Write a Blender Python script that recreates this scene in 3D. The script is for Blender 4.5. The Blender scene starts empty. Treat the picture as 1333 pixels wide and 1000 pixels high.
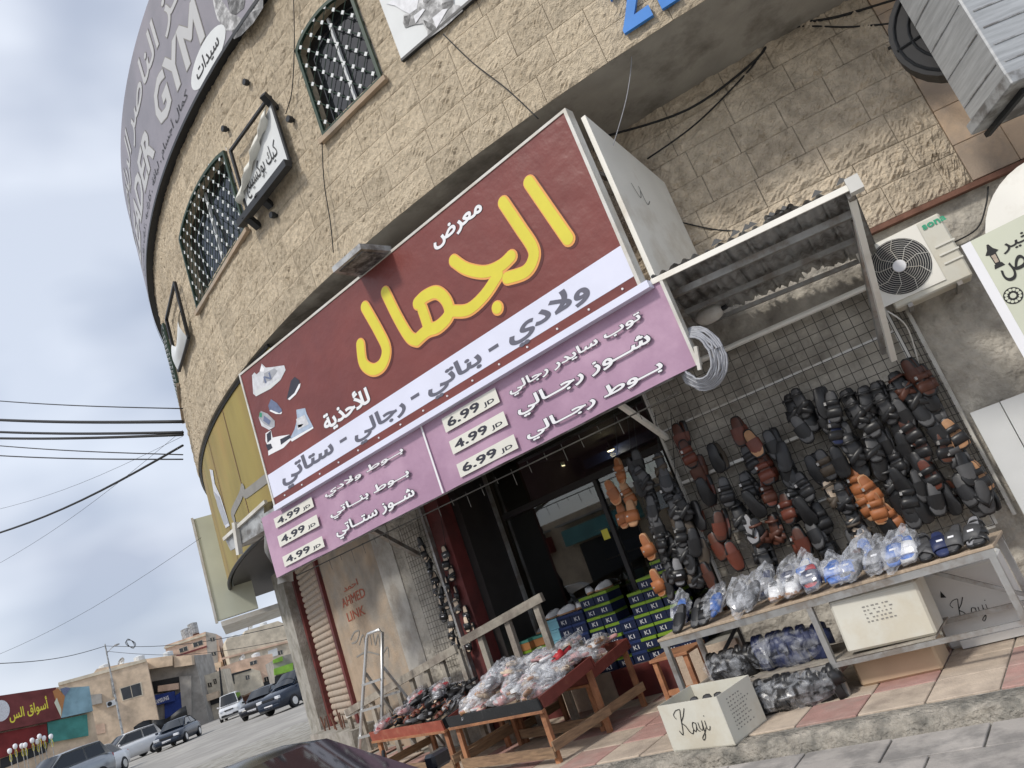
import bpy, math, random, unicodedata
import numpy as np
from mathutils import Vector, Matrix, geometry
random.seed(7); rng = np.random.default_rng(7)
sc = bpy.context.scene
COL = sc.collection

# ------------------------------------------------------------------ camera
# pose solved from the photograph's vanishing points (zenith and the facade's left one)
FPX, CX, CY, EYE = 990.0, 666.5, 500.0, 1.55
def _v(px, py):
    a = np.array([px-CX, -(py-CY), FPX]); return a/np.linalg.norm(a)
_Z = _v(-624, -3008); _L = _v(-631, 1256); _L = _L-_Z*(_L@_Z); _L /= np.linalg.norm(_L)
_X = -_L; _Y = np.cross(_Z, _X)
if _Y[2] < 0: _Y = -_Y
RM = np.array([_X, _Y, _Z])
cam_data = bpy.data.cameras.new('camera'); cam = bpy.data.objects.new('camera', cam_data); COL.objects.link(cam)
cam_data.sensor_width = 36; cam_data.lens = 36*FPX/1333; cam_data.clip_end = 3000; cam_data.clip_start = .05
mw = Matrix.Identity(4)
for i in range(3):
    mw[i][0], mw[i][1], mw[i][2] = RM[i][0], RM[i][1], -RM[i][2]
mw[2][3] = EYE
cam.matrix_world = mw; sc.camera = cam

# ------------------------------------------------------------------ sky, sun, exposure
SUN_EL, SUN_AZ = math.radians(46), math.radians(10)     # sun stands behind the camera, a little to its left
w = bpy.data.worlds.new('World'); sc.world = w; w.use_nodes = True
nt = w.node_tree; N = nt.nodes; LK = nt.links; bg = N['Background']
sky = N.new('ShaderNodeTexSky'); sky.sky_type = 'NISHITA'; sky.sun_disc = False
sky.sun_elevation = SUN_EL; sky.sun_rotation = math.radians(180)+SUN_AZ; sky.dust_density = 3; sky.air_density = 1.0
tc = N.new('ShaderNodeTexCoord'); mp = N.new('ShaderNodeMapping'); mp.inputs['Scale'].default_value = (1.5, 1.5, 2.8)
mp.inputs['Location'].default_value = (.35, .1, .2)
LK.new(tc.outputs['Generated'], mp.inputs[0])
nz = N.new('ShaderNodeTexNoise'); nz.inputs['Scale'].default_value = 1.5; nz.inputs['Detail'].default_value = 3.5; nz.inputs['Roughness'].default_value = .45
LK.new(mp.outputs[0], nz.inputs['Vector'])
cr = N.new('ShaderNodeValToRGB'); cr.color_ramp.elements[0].position = .40; cr.color_ramp.elements[1].position = .64
cr.color_ramp.elements[0].color = (.62, .62, .62, 1); cr.color_ramp.elements[1].color = (1, 1, 1, 1)
LK.new(nz.outputs[0], cr.inputs[0])
nz2 = N.new('ShaderNodeTexNoise'); nz2.inputs['Scale'].default_value = 2.6; nz2.inputs['Detail'].default_value = 3; nz2.inputs['Roughness'].default_value = .42
LK.new(mp.outputs[0], nz2.inputs['Vector'])
cc = N.new('ShaderNodeValToRGB'); cc.color_ramp.elements[0].position = .36; cc.color_ramp.elements[1].position = .66
cc.color_ramp.elements[0].color = (3.3, 3.7, 4.55, 1); cc.color_ramp.elements[1].color = (6.1, 6.45, 7.1, 1)
LK.new(nz2.outputs[0], cc.inputs[0])
mx = N.new('ShaderNodeMixRGB'); LK.new(cr.outputs[0], mx.inputs[0]); LK.new(sky.outputs[0], mx.inputs[1]); LK.new(cc.outputs[0], mx.inputs[2])
LK.new(mx.outputs[0], bg.inputs[0]); bg.inputs[1].default_value = .122
sun_data = bpy.data.lights.new('sun', 'SUN'); sun = bpy.data.objects.new('sun', sun_data); COL.objects.link(sun)
sun_data.energy = 1.7; sun_data.angle = math.radians(7); sun_data.color = (1, .95, .87)
sdir = Vector((-math.sin(SUN_AZ)*math.cos(SUN_EL), -math.cos(SUN_AZ)*math.cos(SUN_EL), math.sin(SUN_EL)))   # towards the sun
sun.rotation_euler = sdir.to_track_quat('Z', 'Y').to_euler()
sc.view_settings.view_transform = 'Standard'; sc.view_settings.look = 'None'; sc.view_settings.gamma = 1
sc.view_settings.use_curve_mapping = False; sc.view_settings.exposure = 0.38
sc.cycles.transparent_max_bounces = 16; sc.cycles.max_bounces = 8

# ------------------------------------------------------------------ pixel -> place (a pixel gives a direction, the wall or ground gives the distance)
def ray(px, py): return RM@_v(px, py)
def onZ(px, py, z=0.):
    d = ray(px, py); return Vector(d*((z-EYE)/d[2]))+Vector((0, 0, EYE))
def onY(px, py, y):
    d = ray(px, py); return Vector(d*(y/d[1]))+Vector((0, 0, EYE))
HB = 4.4                                    # soffit height above the eye
CC = Vector((-1.2*HB, 5.29*HB, 0))          # axis of the rounded corner
RO, RW = 3.9*HB, 3.6*HB                     # radius of the overhanging storeys, of the ground floor wall
ZS = EYE+HB                                 # soffit level
class PlaneAB:                              # vertical plane through two ground points, u runs from a to b
    def __init__(s, a, b):
        s.a = Vector((a[0], a[1], 0)); d = Vector((b[0]-a[0], b[1]-a[1], 0)); s.len = d.length; s.d = d.normalized()
        s.n = Vector((s.d.y, -s.d.x, 0))    # outward, towards the viewer's side
    def inv(s, px, py):
        d = Vector(ray(px, py)); o = Vector((0, 0, EYE)); t = (s.a-o).dot(s.n)/d.dot(s.n); p = o+d*t
        return (p-s.a).dot(s.d), p.z
    def map(s, u, v, w=0.): 
        p = s.a+s.d*u+s.n*w; return Vector((p.x, p.y, v))
def PlaneY(y): 
    return PlaneAB((0, y), (1, y))
class Cyl:                                  # u is arc length along the rounded wall, 0 at its nearest point
    def __init__(s, r): s.r = r
    def inv(s, px, py):
        d = ray(px, py); a = d[0]**2+d[1]**2; b = -2*(d[0]*CC.x+d[1]*CC.y); c = CC.x**2+CC.y**2-s.r**2
        t = (-b-math.sqrt(max(0, b*b-4*a*c)))/(2*a); p = d*t
        return math.atan2(p[0]-CC.x, -(p[1]-CC.y))*s.r, p[2]+EYE
    def map(s, u, v, w=0.):
        a = u/s.r; r = s.r+w; return Vector((CC.x+r*math.sin(a), CC.y-r*math.cos(a), v))
def ss(t): t = max(0, min(1, t)); return t*t*(3-2*t)
def gz(x): return .40*ss((-7.5-x)/6.5)      # the pavement climbs to the left

# ------------------------------------------------------------------ mesh helpers
class MB:
    def __init__(s): s.v = []; s.f = []
    def add(s, vs, fs):
        b = len(s.v); s.v += [tuple(x) for x in vs]; s.f += [tuple(i+b for i in q) for q in fs]; return s
    def box(s, c, d, m=None, ch=0):
        x, y, z = d[0]/2, d[1]/2, d[2]/2; m = m or Matrix.Identity(3); c = Vector(c)
        if ch:
            P = []
            for sx in (-1, 1):
                for sy in (-1, 1):
                    for sz in (-1, 1):
                        P += [(sx*x, sy*(y-ch), sz*(z-ch)), (sx*(x-ch), sy*y, sz*(z-ch)), (sx*(x-ch), sy*(y-ch), sz*z)]
            I = lambda a, b, e, k: ((a > 0)*4+(b > 0)*2+(e > 0))*3+k
            F = [(I(1,-1,-1,0),I(1,1,-1,0),I(1,1,1,0),I(1,-1,1,0)), (I(-1,-1,-1,0),I(-1,-1,1,0),I(-1,1,1,0),I(-1,1,-1,0)),
                 (I(-1,1,-1,1),I(-1,1,1,1),I(1,1,1,1),I(1,1,-1,1)), (I(-1,-1,-1,1),I(1,-1,-1,1),I(1,-1,1,1),I(-1,-1,1,1)),
                 (I(-1,-1,1,2),I(1,-1,1,2),I(1,1,1,2),I(-1,1,1,2)), (I(-1,-1,-1,2),I(-1,1,-1,2),I(1,1,-1,2),I(1,-1,-1,2))]
            for a in (-1, 1):
                for b in (-1, 1):
                    F += [(I(a,b,-1,0),I(a,b,1,0),I(a,b,1,1),I(a,b,-1,1)), (I(a,-1,b,0),I(a,1,b,0),I(a,1,b,2),I(a,-1,b,2)), (I(-1,a,b,1),I(1,a,b,1),I(1,a,b,2),I(-1,a,b,2))]
                    for e in (-1, 1): F.append((I(a,b,e,0), I(a,b,e,1), I(a,b,e,2)))
            return s.add([c+m@Vector(p) for p in P], F)
        P = [(-x,-y,-z),(x,-y,-z),(x,y,-z),(-x,y,-z),(-x,-y,z),(x,-y,z),(x,y,z),(-x,y,z)]
        return s.hexa([c+m@Vector(p) for p in P])
    def hexa(s, P): return s.add(P, [(0,3,2,1),(4,5,6,7),(0,1,5,4),(1,2,6,5),(2,3,7,6),(3,0,4,7)])
    def bar(s, p0, p1, wd, th, up=(0, 0, 1)):          # rectangular bar from p0 to p1
        p0, p1 = Vector(p0), Vector(p1); d = (p1-p0).normalized(); u = Vector(up)
        if abs(d.dot(u)) > .98: u = Vector((0, 1, 0))
        a = d.cross(u).normalized()*wd/2; b = a.cross(d).normalized()*th/2
        return s.hexa([p0-a-b, p0+a-b, p0+a+b, p0-a+b, p1-a-b, p1+a-b, p1+a+b, p1-a+b])
    def tube(s, pts, r, n=6, cap=True):
        pts = [Vector(p) for p in pts]; rs = r if isinstance(r, (list, tuple)) else [r]*len(pts); b = len(s.v); ref = None
        for i, p in enumerate(pts):
            d = (pts[min(i+1, len(pts)-1)]-pts[max(i-1, 0)]).normalized()
            if ref is None: ref = Vector((0, 0, 1)) if abs(d.z) < .9 else Vector((1, 0, 0))
            a = d.cross(ref).normalized(); e = a.cross(d).normalized(); ref = e
            for k in range(n):
                t = 2*math.pi*k/n; s.v.append(tuple(p+(a*math.cos(t)+e*math.sin(t))*rs[i]))
        for i in range(len(pts)-1):
            for k in range(n):
                s.f.append((b+i*n+k, b+i*n+(k+1) % n, b+(i+1)*n+(k+1) % n, b+(i+1)*n+k))
        if cap:
            s.f.append(tuple(b+k for k in reversed(range(n)))); s.f.append(tuple(b+(len(pts)-1)*n+k for k in range(n)))
        return s
    def prism(s, poly, f0, f1):                         # polygon in uv, mapped by two functions to the two ends
        n = len(poly); s.add([f0(*p) for p in poly]+[f1(*p) for p in poly],
            [tuple(reversed(range(n))), tuple(range(n, 2*n))]+[(i, (i+1) % n, n+(i+1) % n, n+i) for i in range(n)]); return s
    def grid(s, nu, nv, fn):
        b = len(s.v)
        for j in range(nv+1):
            for i in range(nu+1): s.v.append(tuple(fn(i/nu, j/nv)))
        for j in range(nv):
            for i in range(nu):
                a = b+j*(nu+1)+i; s.f.append((a, a+1, a+nu+2, a+nu+1))
        return s
    def mesh(s, name, mat, smooth=False):
        m = bpy.data.meshes.new(name); m.from_pydata(s.v, [], s.f); m.validate()
        if mat: m.materials.append(mat)
        if smooth: m.polygons.foreach_set('use_smooth', [True]*len(m.polygons))
        m.update(); return m
    def build(s, name, mat, parent=None, smooth=False): return link(name, s.mesh(name, mat, smooth), parent)
def link(name, me, parent=None, mw=None):
    o = bpy.data.objects.new(name, me); COL.objects.link(o)
    if mw is not None: o.matrix_basis = mw
    if parent is not None:
        o.parent = parent                               # part meshes are given in the parent's own space...
        if parent.name in WORLD: o.matrix_parent_inverse = parent.matrix_basis.inverted()   # ...or, under these, in world space
    return o
WORLD = set()
def wthing(name, label, cat, base, group=None, rz=0):
    o = thing(name, label, cat, group, Matrix.Translation(Vector(base))@Matrix.Rotation(rz, 4, 'Z')); WORLD.add(o.name); return o
def tag(o, label=None, cat=None, group=None, kind=None):
    if label: o['label'] = label
    if cat: o['category'] = cat
    if group: o['group'] = group
    if kind: o['kind'] = kind
    return o
def thing(name, label, cat, group=None, mw=None, parent=None):
    o = bpy.data.objects.new(name, None); COL.objects.link(o); o.empty_display_size = .1
    if mw is not None: o.matrix_basis = mw
    if parent is not None: o.parent = parent; return o
    return tag(o, label, cat, group)
def copy_tree(o, mw, label=None, group=None, cat=None):
    r = o.copy(); COL.objects.link(r); r.matrix_basis = mw
    if label: r['label'] = label
    if group: r['group'] = group
    if cat: r['category'] = cat
    for ch in o.children:
        c = ch.copy(); COL.objects.link(c); c.parent = r
        for g in ch.children:
            d = g.copy(); COL.objects.link(d); d.parent = c
    return r
def drop_tree(o):
    for ch in list(o.children): drop_tree(ch)
    bpy.data.objects.remove(o)
def TRS(loc, eul=(0, 0, 0), s=1):
    S = Matrix.Diagonal((s, s, s, 1)) if not hasattr(s, '__len__') else Matrix.Diagonal((*s, 1))
    from mathutils import Euler
    return Matrix.Translation(Vector(loc))@Euler(eul).to_matrix().to_4x4()@S
def ORD(i): return ['first', 'second', 'third', 'fourth', 'fifth', 'sixth', 'seventh', 'eighth', 'ninth', 'tenth', 'eleventh', 'twelfth', 'thirteenth', 'fourteenth'][i]

# ------------------------------------------------------------------ materials
MATS = {}
def M(name, col, rough=.75, var=.18, scale=6., bump=0., bscale=40., metal=0., rnd=0., col2=None, mixs=2., mixp=(.45, .6), alpha=1., emit=0, spec=.4, trans=0., coord='Object', stretch=None, bdist=.02):
    m = bpy.data.materials.new(name); m.use_nodes = True; MATS[name] = m
    nt = m.node_tree; N = nt.nodes; L = nt.links; p = N['Principled BSDF']
    p.inputs['Roughness'].default_value = rough; p.inputs['Metallic'].default_value = metal
    p.inputs['Specular IOR Level'].default_value = spec; p.inputs['Alpha'].default_value = alpha
    p.inputs['Transmission Weight'].default_value = trans
    if coord == 'World': src = N.new('ShaderNodeNewGeometry').outputs['Position']
    else: src = N.new('ShaderNodeTexCoord').outputs[coord]
    if stretch:
        mp = N.new('ShaderNodeMapping'); mp.inputs['Scale'].default_value = stretch; L.new(src, mp.inputs[0]); src = mp.outputs[0]
    base = N.new('ShaderNodeRGB'); base.outputs[0].default_value = (*col, 1); out = base.outputs[0]
    if col2:
        n2 = N.new('ShaderNodeTexNoise'); n2.inputs['Scale'].default_value = mixs; n2.inputs['Detail'].default_value = 8; n2.inputs['Roughness'].default_value = .65
        L.new(src, n2.inputs['Vector']); r2 = N.new('ShaderNodeMapRange'); r2.inputs[1].default_value, r2.inputs[2].default_value = mixp
        L.new(n2.outputs[0], r2.inputs[0]); mx = N.new('ShaderNodeMixRGB'); L.new(r2.outputs[0], mx.inputs[0]); L.new(out, mx.inputs[1]); mx.inputs[2].default_value = (*col2, 1); out = mx.outputs[0]
    n1 = N.new('ShaderNodeTexNoise'); n1.inputs['Scale'].default_value = scale; n1.inputs['Detail'].default_value = 6; L.new(src, n1.inputs['Vector'])
    mr = N.new('ShaderNodeMapRange'); mr.inputs[1].default_value, mr.inputs[2].default_value = .25, .75
    mr.inputs[3].default_value, mr.inputs[4].default_value = 1-var, 1+var; L.new(n1.outputs[0], mr.inputs[0]); fac = mr.outputs[0]
    if rnd:
        oi = N.new('ShaderNodeObjectInfo'); ma = N.new('ShaderNodeMapRange'); ma.inputs[3].default_value, ma.inputs[4].default_value = 1-rnd, 1+rnd
        L.new(oi.outputs['Random'], ma.inputs[0]); mm = N.new('ShaderNodeMath'); mm.operation = 'MULTIPLY'; L.new(fac, mm.inputs[0]); L.new(ma.outputs[0], mm.inputs[1]); fac = mm.outputs[0]
    vm = N.new('ShaderNodeVectorMath'); vm.operation = 'SCALE'; L.new(out, vm.inputs[0]); L.new(fac, vm.inputs['Scale']); L.new(vm.outputs[0], p.inputs['Base Color'])
    if bump:
        nb = N.new('ShaderNodeTexNoise'); nb.inputs['Scale'].default_value = bscale; nb.inputs['Detail'].default_value = 5; L.new(src, nb.inputs['Vector'])
        b = N.new('ShaderNodeBump'); b.inputs['Strength'].default_value = bump; b.inputs['Distance'].default_value = bdist; L.new(nb.outputs[0], b.inputs['Height']); L.new(b.outputs[0], p.inputs['Normal'])
    if emit:
        p.inputs['Emission Color'].default_value = (*col, 1); p.inputs['Emission Strength'].default_value = emit
    m.diffuse_color = (*col, 1)
    return m
M('stone', (.60, .505, .37), .92, .24, 26, 1.0, 75, rnd=.10, col2=(.49, .405, .29), mixs=1.6, mixp=(.46, .74), bdist=.028, coord='World')
M('stone_lower', (.60, .51, .39), .95, .22, 9, 1.0, 34, rnd=.03, col2=(.45, .38, .29), mixs=1.5, bdist=.035, coord='World')
M('mortar', (.50, .42, .305), .95, .2, 12, .5, 60)
M('slab_peach', (.55, .41, .29), .8, .14, 4, .3, 60, rnd=.07, col2=(.40, .32, .25), mixs=1.7, coord='World')
M('plaster_grey', (.50, .465, .40), .95, .25, 5, 1.0, 9, col2=(.31, .285, .245), mixs=1.9, mixp=(.42, .62), bdist=.07)
M('plaster_tan', (.40, .31, .225), .95, .2, 4, .4, 30, col2=(.32, .285, .24), mixs=1.1, mixp=(.45, .62))
M('plaster_pale', (.46, .44, .40), .95, .15, 5, .4, 30, col2=(.33, .30, .26), mixs=1.8)
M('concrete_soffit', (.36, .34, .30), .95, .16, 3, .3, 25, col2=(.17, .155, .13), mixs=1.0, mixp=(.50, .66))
M('concrete', (.36, .345, .31), .95, .2, 7, .7, 30, col2=(.25, .235, .20), mixs=3)
M('kerb', (.40, .365, .31), .95, .3, 14, 1.0, 35, col2=(.20, .19, .165), mixs=4, bdist=.05)
M('road', (.30, .285, .26), .95, .14, 1.2, .4, 60, col2=(.38, .36, .325), mixs=.35)
M('paver_grey', (.42, .39, .36), .9, .12, 5, .3, 50, rnd=.07, col2=(.26, .245, .23), mixs=3, coord='World')
M('tile_cream', (.55, .455, .36), .85, .14, 9, .5, 60, rnd=.08, col2=(.38, .31, .25), mixs=2.6, coord='World', mixp=(.47, .66))
M('tile_red', (.43, .255, .22), .85, .16, 9, .5, 60, rnd=.1, col2=(.40, .28, .24), mixs=2.6, coord='World')
M('maroon_red', (.15, .033, .03), .65, .2, 5, col2=(.10, .03, .028), bump=.15)
M('sign_maroon', (.195, .052, .044), .36, .14, 1.3, col2=(.165, .045, .04), mixs=.7, bump=.5, bscale=1.6, bdist=.08)
M('sign_white', (.74, .76, .90), .4, .05, 2)
M('white_print', (.82, .82, .84), .45, .03, 3)
M('yellow_print', (.70, .62, .06), .4, .05, 5)
M('orange_print', (.80, .36, .10), .4, .05, 5)
M('dark_print', (.035, .035, .05), .45, .05, 5)
M('grey_print', (.13, .13, .17), .45, .05, 5)
M('shadow_print', (.10, .022, .02), .45, .05, 5)
M('purple_banner', (.42, .26, .37), .42, .09, 1.2, col2=(.48, .31, .42), mixs=1.2, bump=.35, bscale=2.2, bdist=.06)
M('card_print', (.74, .73, .66), .5, .05, 4)
M('white_metal', (.66, .65, .61), .5, .1, 4, col2=(.55, .52, .46), mixs=3)
M('cream_panel', (.86, .84, .77), .5, .07, 2, col2=(.66, .61, .52), mixs=1.5, mixp=(.52, .72))
M('steel', (.42, .42, .41), .45, .15, 8, metal=.6, col2=(.30, .27, .24), mixs=5)
M('aluminium', (.68, .68, .67), .35, .1, 10, metal=.8)
M('galvanised', (.44, .45, .45), .5, .2, 5, metal=.4, col2=(.20, .19, .18), mixs=4)
M('black_metal', (.02, .022, .025), .5, .2, 6)
M('green_metal', (.025, .05, .032), .5, .2, 8)
M('rust', (.17, .085, .06), .9, .3, 9, .3)
M('wire', (.09, .085, .075), .6, .2, 20, metal=.3)
M('cable', (.018, .018, .018), .6, .1)
M('cable_grey', (.36, .37, .40), .5, .15, 20)
M('glass_dark', (.012, .014, .016), .06, .05, 2, spec=.7)
M('shop_glass', (.01, .012, .012), .02, .0, 2, alpha=.30, spec=.9)
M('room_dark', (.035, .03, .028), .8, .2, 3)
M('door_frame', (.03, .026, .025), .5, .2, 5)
M('wood', (.34, .225, .135), .8, .25, 7, .4, 60, rnd=.14, col2=(.24, .16, .10), mixs=5, stretch=(1, 1, 8))
M('wood_grey', (.33, .30, .25), .85, .25, 7, .4, 60, rnd=.12, col2=(.22, .19, .16), mixs=4)
M('wood_orange', (.40, .19, .095), .75, .25, 7, .3, 60, rnd=.1, col2=(.28, .13, .07), mixs=4)
M('tray_maroon', (.17, .042, .033), .6, .2, 8, .2, col2=(.22, .09, .06), mixs=4, mixp=(.55, .7))
M('tray_red', (.33, .085, .055), .6, .2, 8, .2, col2=(.36, .16, .10), mixs=4, mixp=(.55, .7))
M('tray_black', (.022, .025, .028), .55, .2, 8, .2, col2=(.12, .12, .12), mixs=6, mixp=(.6, .75))
M('ply', (.42, .33, .24), .8, .2, 6, .2, 50, stretch=(8, 1, 1))
M('carton_white', (.66, .645, .565), .7, .06, 4, col2=(.58, .54, .44), mixs=2)
M('carton_grey', (.68, .67, .64), .7, .07, 4)
M('carton_tan', (.50, .37, .25), .8, .1, 4)
M('ink', (.02, .02, .02), .6, .1)
M('ink_grey', (.25, .24, .22), .6, .1)
M('gym_purple', (.275, .258, .29), .5, .09, .7, col2=(.23, .222, .25), mixs=.5)
M('gym_letter', (.50, .50, .50), .5, .05, 1)
M('yellow_sign', (.28, .22, .06), .6, .25, 1.5, col2=(.30, .20, .06), mixs=.9, mixp=(.45, .7), stretch=(1, 1, .35))
M('pale_green', (.60, .62, .50), .6, .1, 1.5)
M('board_white', (.66, .68, .68), .55, .06, 3)
M('grey_mid', (.22, .22, .22), .6, .5, 9, col2=(.5, .5, .5), mixs=8, mixp=(.45, .6))
M('grey_dark', (.07, .07, .07), .6, .5, 12, col2=(.25, .25, .25), mixs=9)
M('blue_paint', (.045, .22, .62), .5, .1, 5)
M('sign_ivory', (.60, .62, .50), .45, .06, 2)
M('green_print', (.05, .38, .22), .5, .05)
M('shutter', (.42, .35, .28), .7, .15, 4, col2=(.33, .25, .19), mixs=3)
M('graffiti_red', (.36, .10, .06), .9, .3, 20)
M('rubber', (.015, .015, .016), .6, .2, 10)
def _plastic():
    for nme, lo, hi in (('plastic_bag', .10, .52), ('plastic_wrap', .03, .34)):
     m = M(nme, (.74, .76, .80), .16, .05, 8, alpha=.3, bump=.5, bscale=13, spec=.8, bdist=.02)
     nt = m.node_tree; N = nt.nodes; L = nt.links; p = N['Principled BSDF']
     t = N.new('ShaderNodeTexCoord'); n = N.new('ShaderNodeTexNoise'); n.inputs['Scale'].default_value = 11; n.inputs['Detail'].default_value = 3
     n.inputs['Distortion'].default_value = 1.2; L.new(t.outputs['Object'], n.inputs['Vector'])
     r = N.new('ShaderNodeMapRange'); r.inputs[1].default_value, r.inputs[2].default_value = .42, .68; r.inputs[3].default_value, r.inputs[4].default_value = lo, hi
     L.new(n.outputs[0], r.inputs[0]); L.new(r.outputs[0], p.inputs['Alpha'])
_plastic()
m = MATS['shop_glass']; nt = m.node_tree; nt.nodes.clear(); N = nt.nodes; L = nt.links
o_ = N.new('ShaderNodeOutputMaterial'); x_ = N.new('ShaderNodeMixShader'); x_.inputs[0].default_value = .13; t_ = N.new('ShaderNodeBsdfTransparent'); t_.inputs[0].default_value = (.5, .53, .52, 1); g_ = N.new('ShaderNodeBsdfGlossy'); g_.inputs['Roughness'].default_value = .015
L.new(t_.outputs[0], x_.inputs[1]); L.new(g_.outputs[0], x_.inputs[2]); L.new(x_.outputs[0], o_.inputs[0])
m = bpy.data.materials.new('spot_glow'); m.use_nodes = True; MATS['spot_glow'] = m
m.node_tree.nodes['Principled BSDF'].inputs['Emission Color'].default_value = (1, .8, .5, 1); m.node_tree.nodes['Principled BSDF'].inputs['Emission Strength'].default_value = 6
SHOE = {}
for n, c, r in (('black', (.020, .020, .021), .36), ('charcoal', (.075, .075, .077), .5), ('brown', (.085, .032, .02), .45), ('redbrown', (.125, .036, .022), .42),
             ('orange', (.32, .115, .042), .5), ('tan', (.42, .23, .12), .6), ('olive', (.075, .058, .042), .55), ('navy', (.025, .035, .095), .5), ('blue', (.03, .14, .50), .45),
             ('white', (.72, .72, .72), .5), ('pink', (.60, .33, .32), .6), ('red', (.42, .03, .035), .45), ('grey', (.22, .22, .23), .6), ('cream', (.60, .48, .36), .6)):
    SHOE[n] = M('leather_'+n, c, r, .2, 14, rnd=.18, bump=.25, bscale=70, bdist=.004)

# ------------------------------------------------------------------ lettering and flat print
AF = {}
for c in range(0xFE80, 0xFEFD):
    d = unicodedata.decomposition(chr(c)).split()
    if d and d[0] in ('<isolated>', '<final>', '<initial>', '<medial>'):
        AF.setdefault(''.join(chr(int(x, 16)) for x in d[1:]), {})[d[0][1:-1]] = chr(c)
def arab(s):                                            # joins the letters and turns the line right-to-left
    tok = []; i = 0
    while i < len(s):
        if s[i] == 'ل' and s[i:i+2] in AF and len(s[i:i+2]) == 2: tok.append(s[i:i+2]); i += 2
        else: tok.append(s[i]); i += 1
    dual = lambda t: t == 'ـ' or (t in AF and 'initial' in AF[t])
    joins = lambda t: t == 'ـ' or (t in AF and 'final' in AF[t])
    out = []
    for k, t in enumerate(tok):
        pj = k > 0 and dual(tok[k-1]) and joins(t); nj = k+1 < len(tok) and dual(t) and joins(tok[k+1])
        out.append(t if t not in AF else AF[t]['medial'] if pj and nj else AF[t]['final'] if pj else AF[t]['initial'] if nj else AF[t]['isolated'])
    return ''.join(reversed(out))
def union2d(loops):                                     # triangles of the union of closed outlines (non-zero winding)
    V = []; E = []; SA = []; SB = []
    for lp in loops:
        b = len(V); n = len(lp); V += [Vector(p) for p in lp]; E += [(b+i, b+(i+1) % n) for i in range(n)]
        SA += [tuple(p) for p in lp]; SB += [tuple(lp[(i+1) % n]) for i in range(n)]
    r = geometry.delaunay_2d_cdt(V, E, [], 0, 1e-6); vs = [tuple(p) for p in r[0]]; fs = r[2]
    A = np.array(SA); B = np.array(SB); out = []
    va = np.array(vs); cen = np.array([va[list(f)].mean(0) for f in fs])
    for f, c in zip(fs, cen):
        up = (A[:, 1] <= c[1]) & (B[:, 1] > c[1]); dn = (A[:, 1] > c[1]) & (B[:, 1] <= c[1])
        cr = (B[:, 0]-A[:, 0])*(c[1]-A[:, 1])-(c[0]-A[:, 0])*(B[:, 1]-A[:, 1])
        if (up & (cr > 0)).sum()-(dn & (cr < 0)).sum() != 0: out.append(tuple(f))
    return vs, out
def text_loops(s, off=0., res=2):
    cu = bpy.data.curves.new('tmp', 'FONT'); cu.body = s; cu.size = 1; cu.fill_mode = 'NONE'; cu.resolution_u = res
    o = bpy.data.objects.new('tmp', cu); COL.objects.link(o); dg = bpy.context.evaluated_depsgraph_get(); dg.update()
    m = bpy.data.meshes.new_from_object(o.evaluated_get(dg)); P = [(v.co.x, v.co.y) for v in m.vertices]; adj = {}
    for e in m.edges:
        a, b = e.vertices; adj.setdefault(a, []).append(b); adj.setdefault(b, []).append(a)
    bpy.data.objects.remove(o); bpy.data.curves.remove(cu); bpy.data.meshes.remove(m)
    seen = set(); loops = []
    for a in sorted(adj):
        if a in seen: continue
        lp = [a]; seen.add(a); cur = a
        # walk in vertex order so that the outline keeps its direction
        nx = a+1 if a+1 in adj[a] else adj[a][0]
        while nx not in seen:
            lp.append(nx); seen.add(nx); k = [x for x in adj[nx] if x != cur]; cur, nx = nx, (k[0] if k else a)
        if len(lp) > 2: loops.append([P[i] for i in lp])
    if off > 0:                                         # heavier strokes: push every outline outwards, holes inwards
        ar_ = lambda l: sum(l[i][0]*l[(i+1) % len(l)][1]-l[(i+1) % len(l)][0]*l[i][1] for i in range(len(l)))
        sg_ = 1 if sum(ar_(l) for l in loops) > 0 else -1; out = []
        for l in loops:
            q = [l[0]]
            for pt in l[1:]:
                if math.hypot(pt[0]-q[-1][0], pt[1]-q[-1][1]) > 1e-4: q.append(pt)
            n = len(q); r = []
            for i in range(n):
                a, c, d = Vector(q[i-1]), Vector(q[i]), Vector(q[(i+1) % n]); e1, e2 = (c-a), (d-c)
                if e1.length < 1e-7 or e2.length < 1e-7: r.append(tuple(c)); continue
                n1 = Vector((e1.y, -e1.x)).normalized(); n2 = Vector((e2.y, -e2.x)).normalized(); m = n1+n2
                m = m.normalized()*min(1.6, 1/max(.3, m.length/2)) if m.length > .2 else n1
                r.append(tuple(c+m*off*sg_))
            out.append(r)
        loops = out
    return loops
def capsule(a, b, r, n=8):
    d = math.atan2(b[1]-a[1], b[0]-a[0]); L = []
    for k in range(n+1): t = d-math.pi/2+math.pi*k/n; L.append((b[0]+r*math.cos(t), b[1]+r*math.sin(t)))
    for k in range(n+1): t = d+math.pi/2+math.pi*k/n; L.append((a[0]+r*math.cos(t), a[1]+r*math.sin(t)))
    return L
def smooth_line(pts, n=5):
    if len(pts) < 3: return pts
    out = []
    for i in range(len(pts)-1):
        p0, p1, p2, p3 = pts[max(i-1, 0)], pts[i], pts[i+1], pts[min(i+2, len(pts)-1)]
        for k in range(n):
            t = k/n; out.append(tuple(.5*(2*p1[j]+(p2[j]-p0[j])*t+(2*p0[j]-5*p1[j]+4*p2[j]-p3[j])*t*t+(3*p1[j]-p0[j]-3*p2[j]+p3[j])*t**3) for j in range(len(p1))))
    return out+[tuple(pts[-1])]
def stroke_loops(strokes, extra=0., n=5):
    L = []
    for pts, r in strokes:
        q = smooth_line(pts, n) if len(pts) > 2 else pts
        if len(q) == 1: q = [q[0], (q[0][0]+1e-4, q[0][1])]
        for i in range(len(q)-1): L.append(capsule(q[i], q[i+1], r+extra))
    return L
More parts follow.
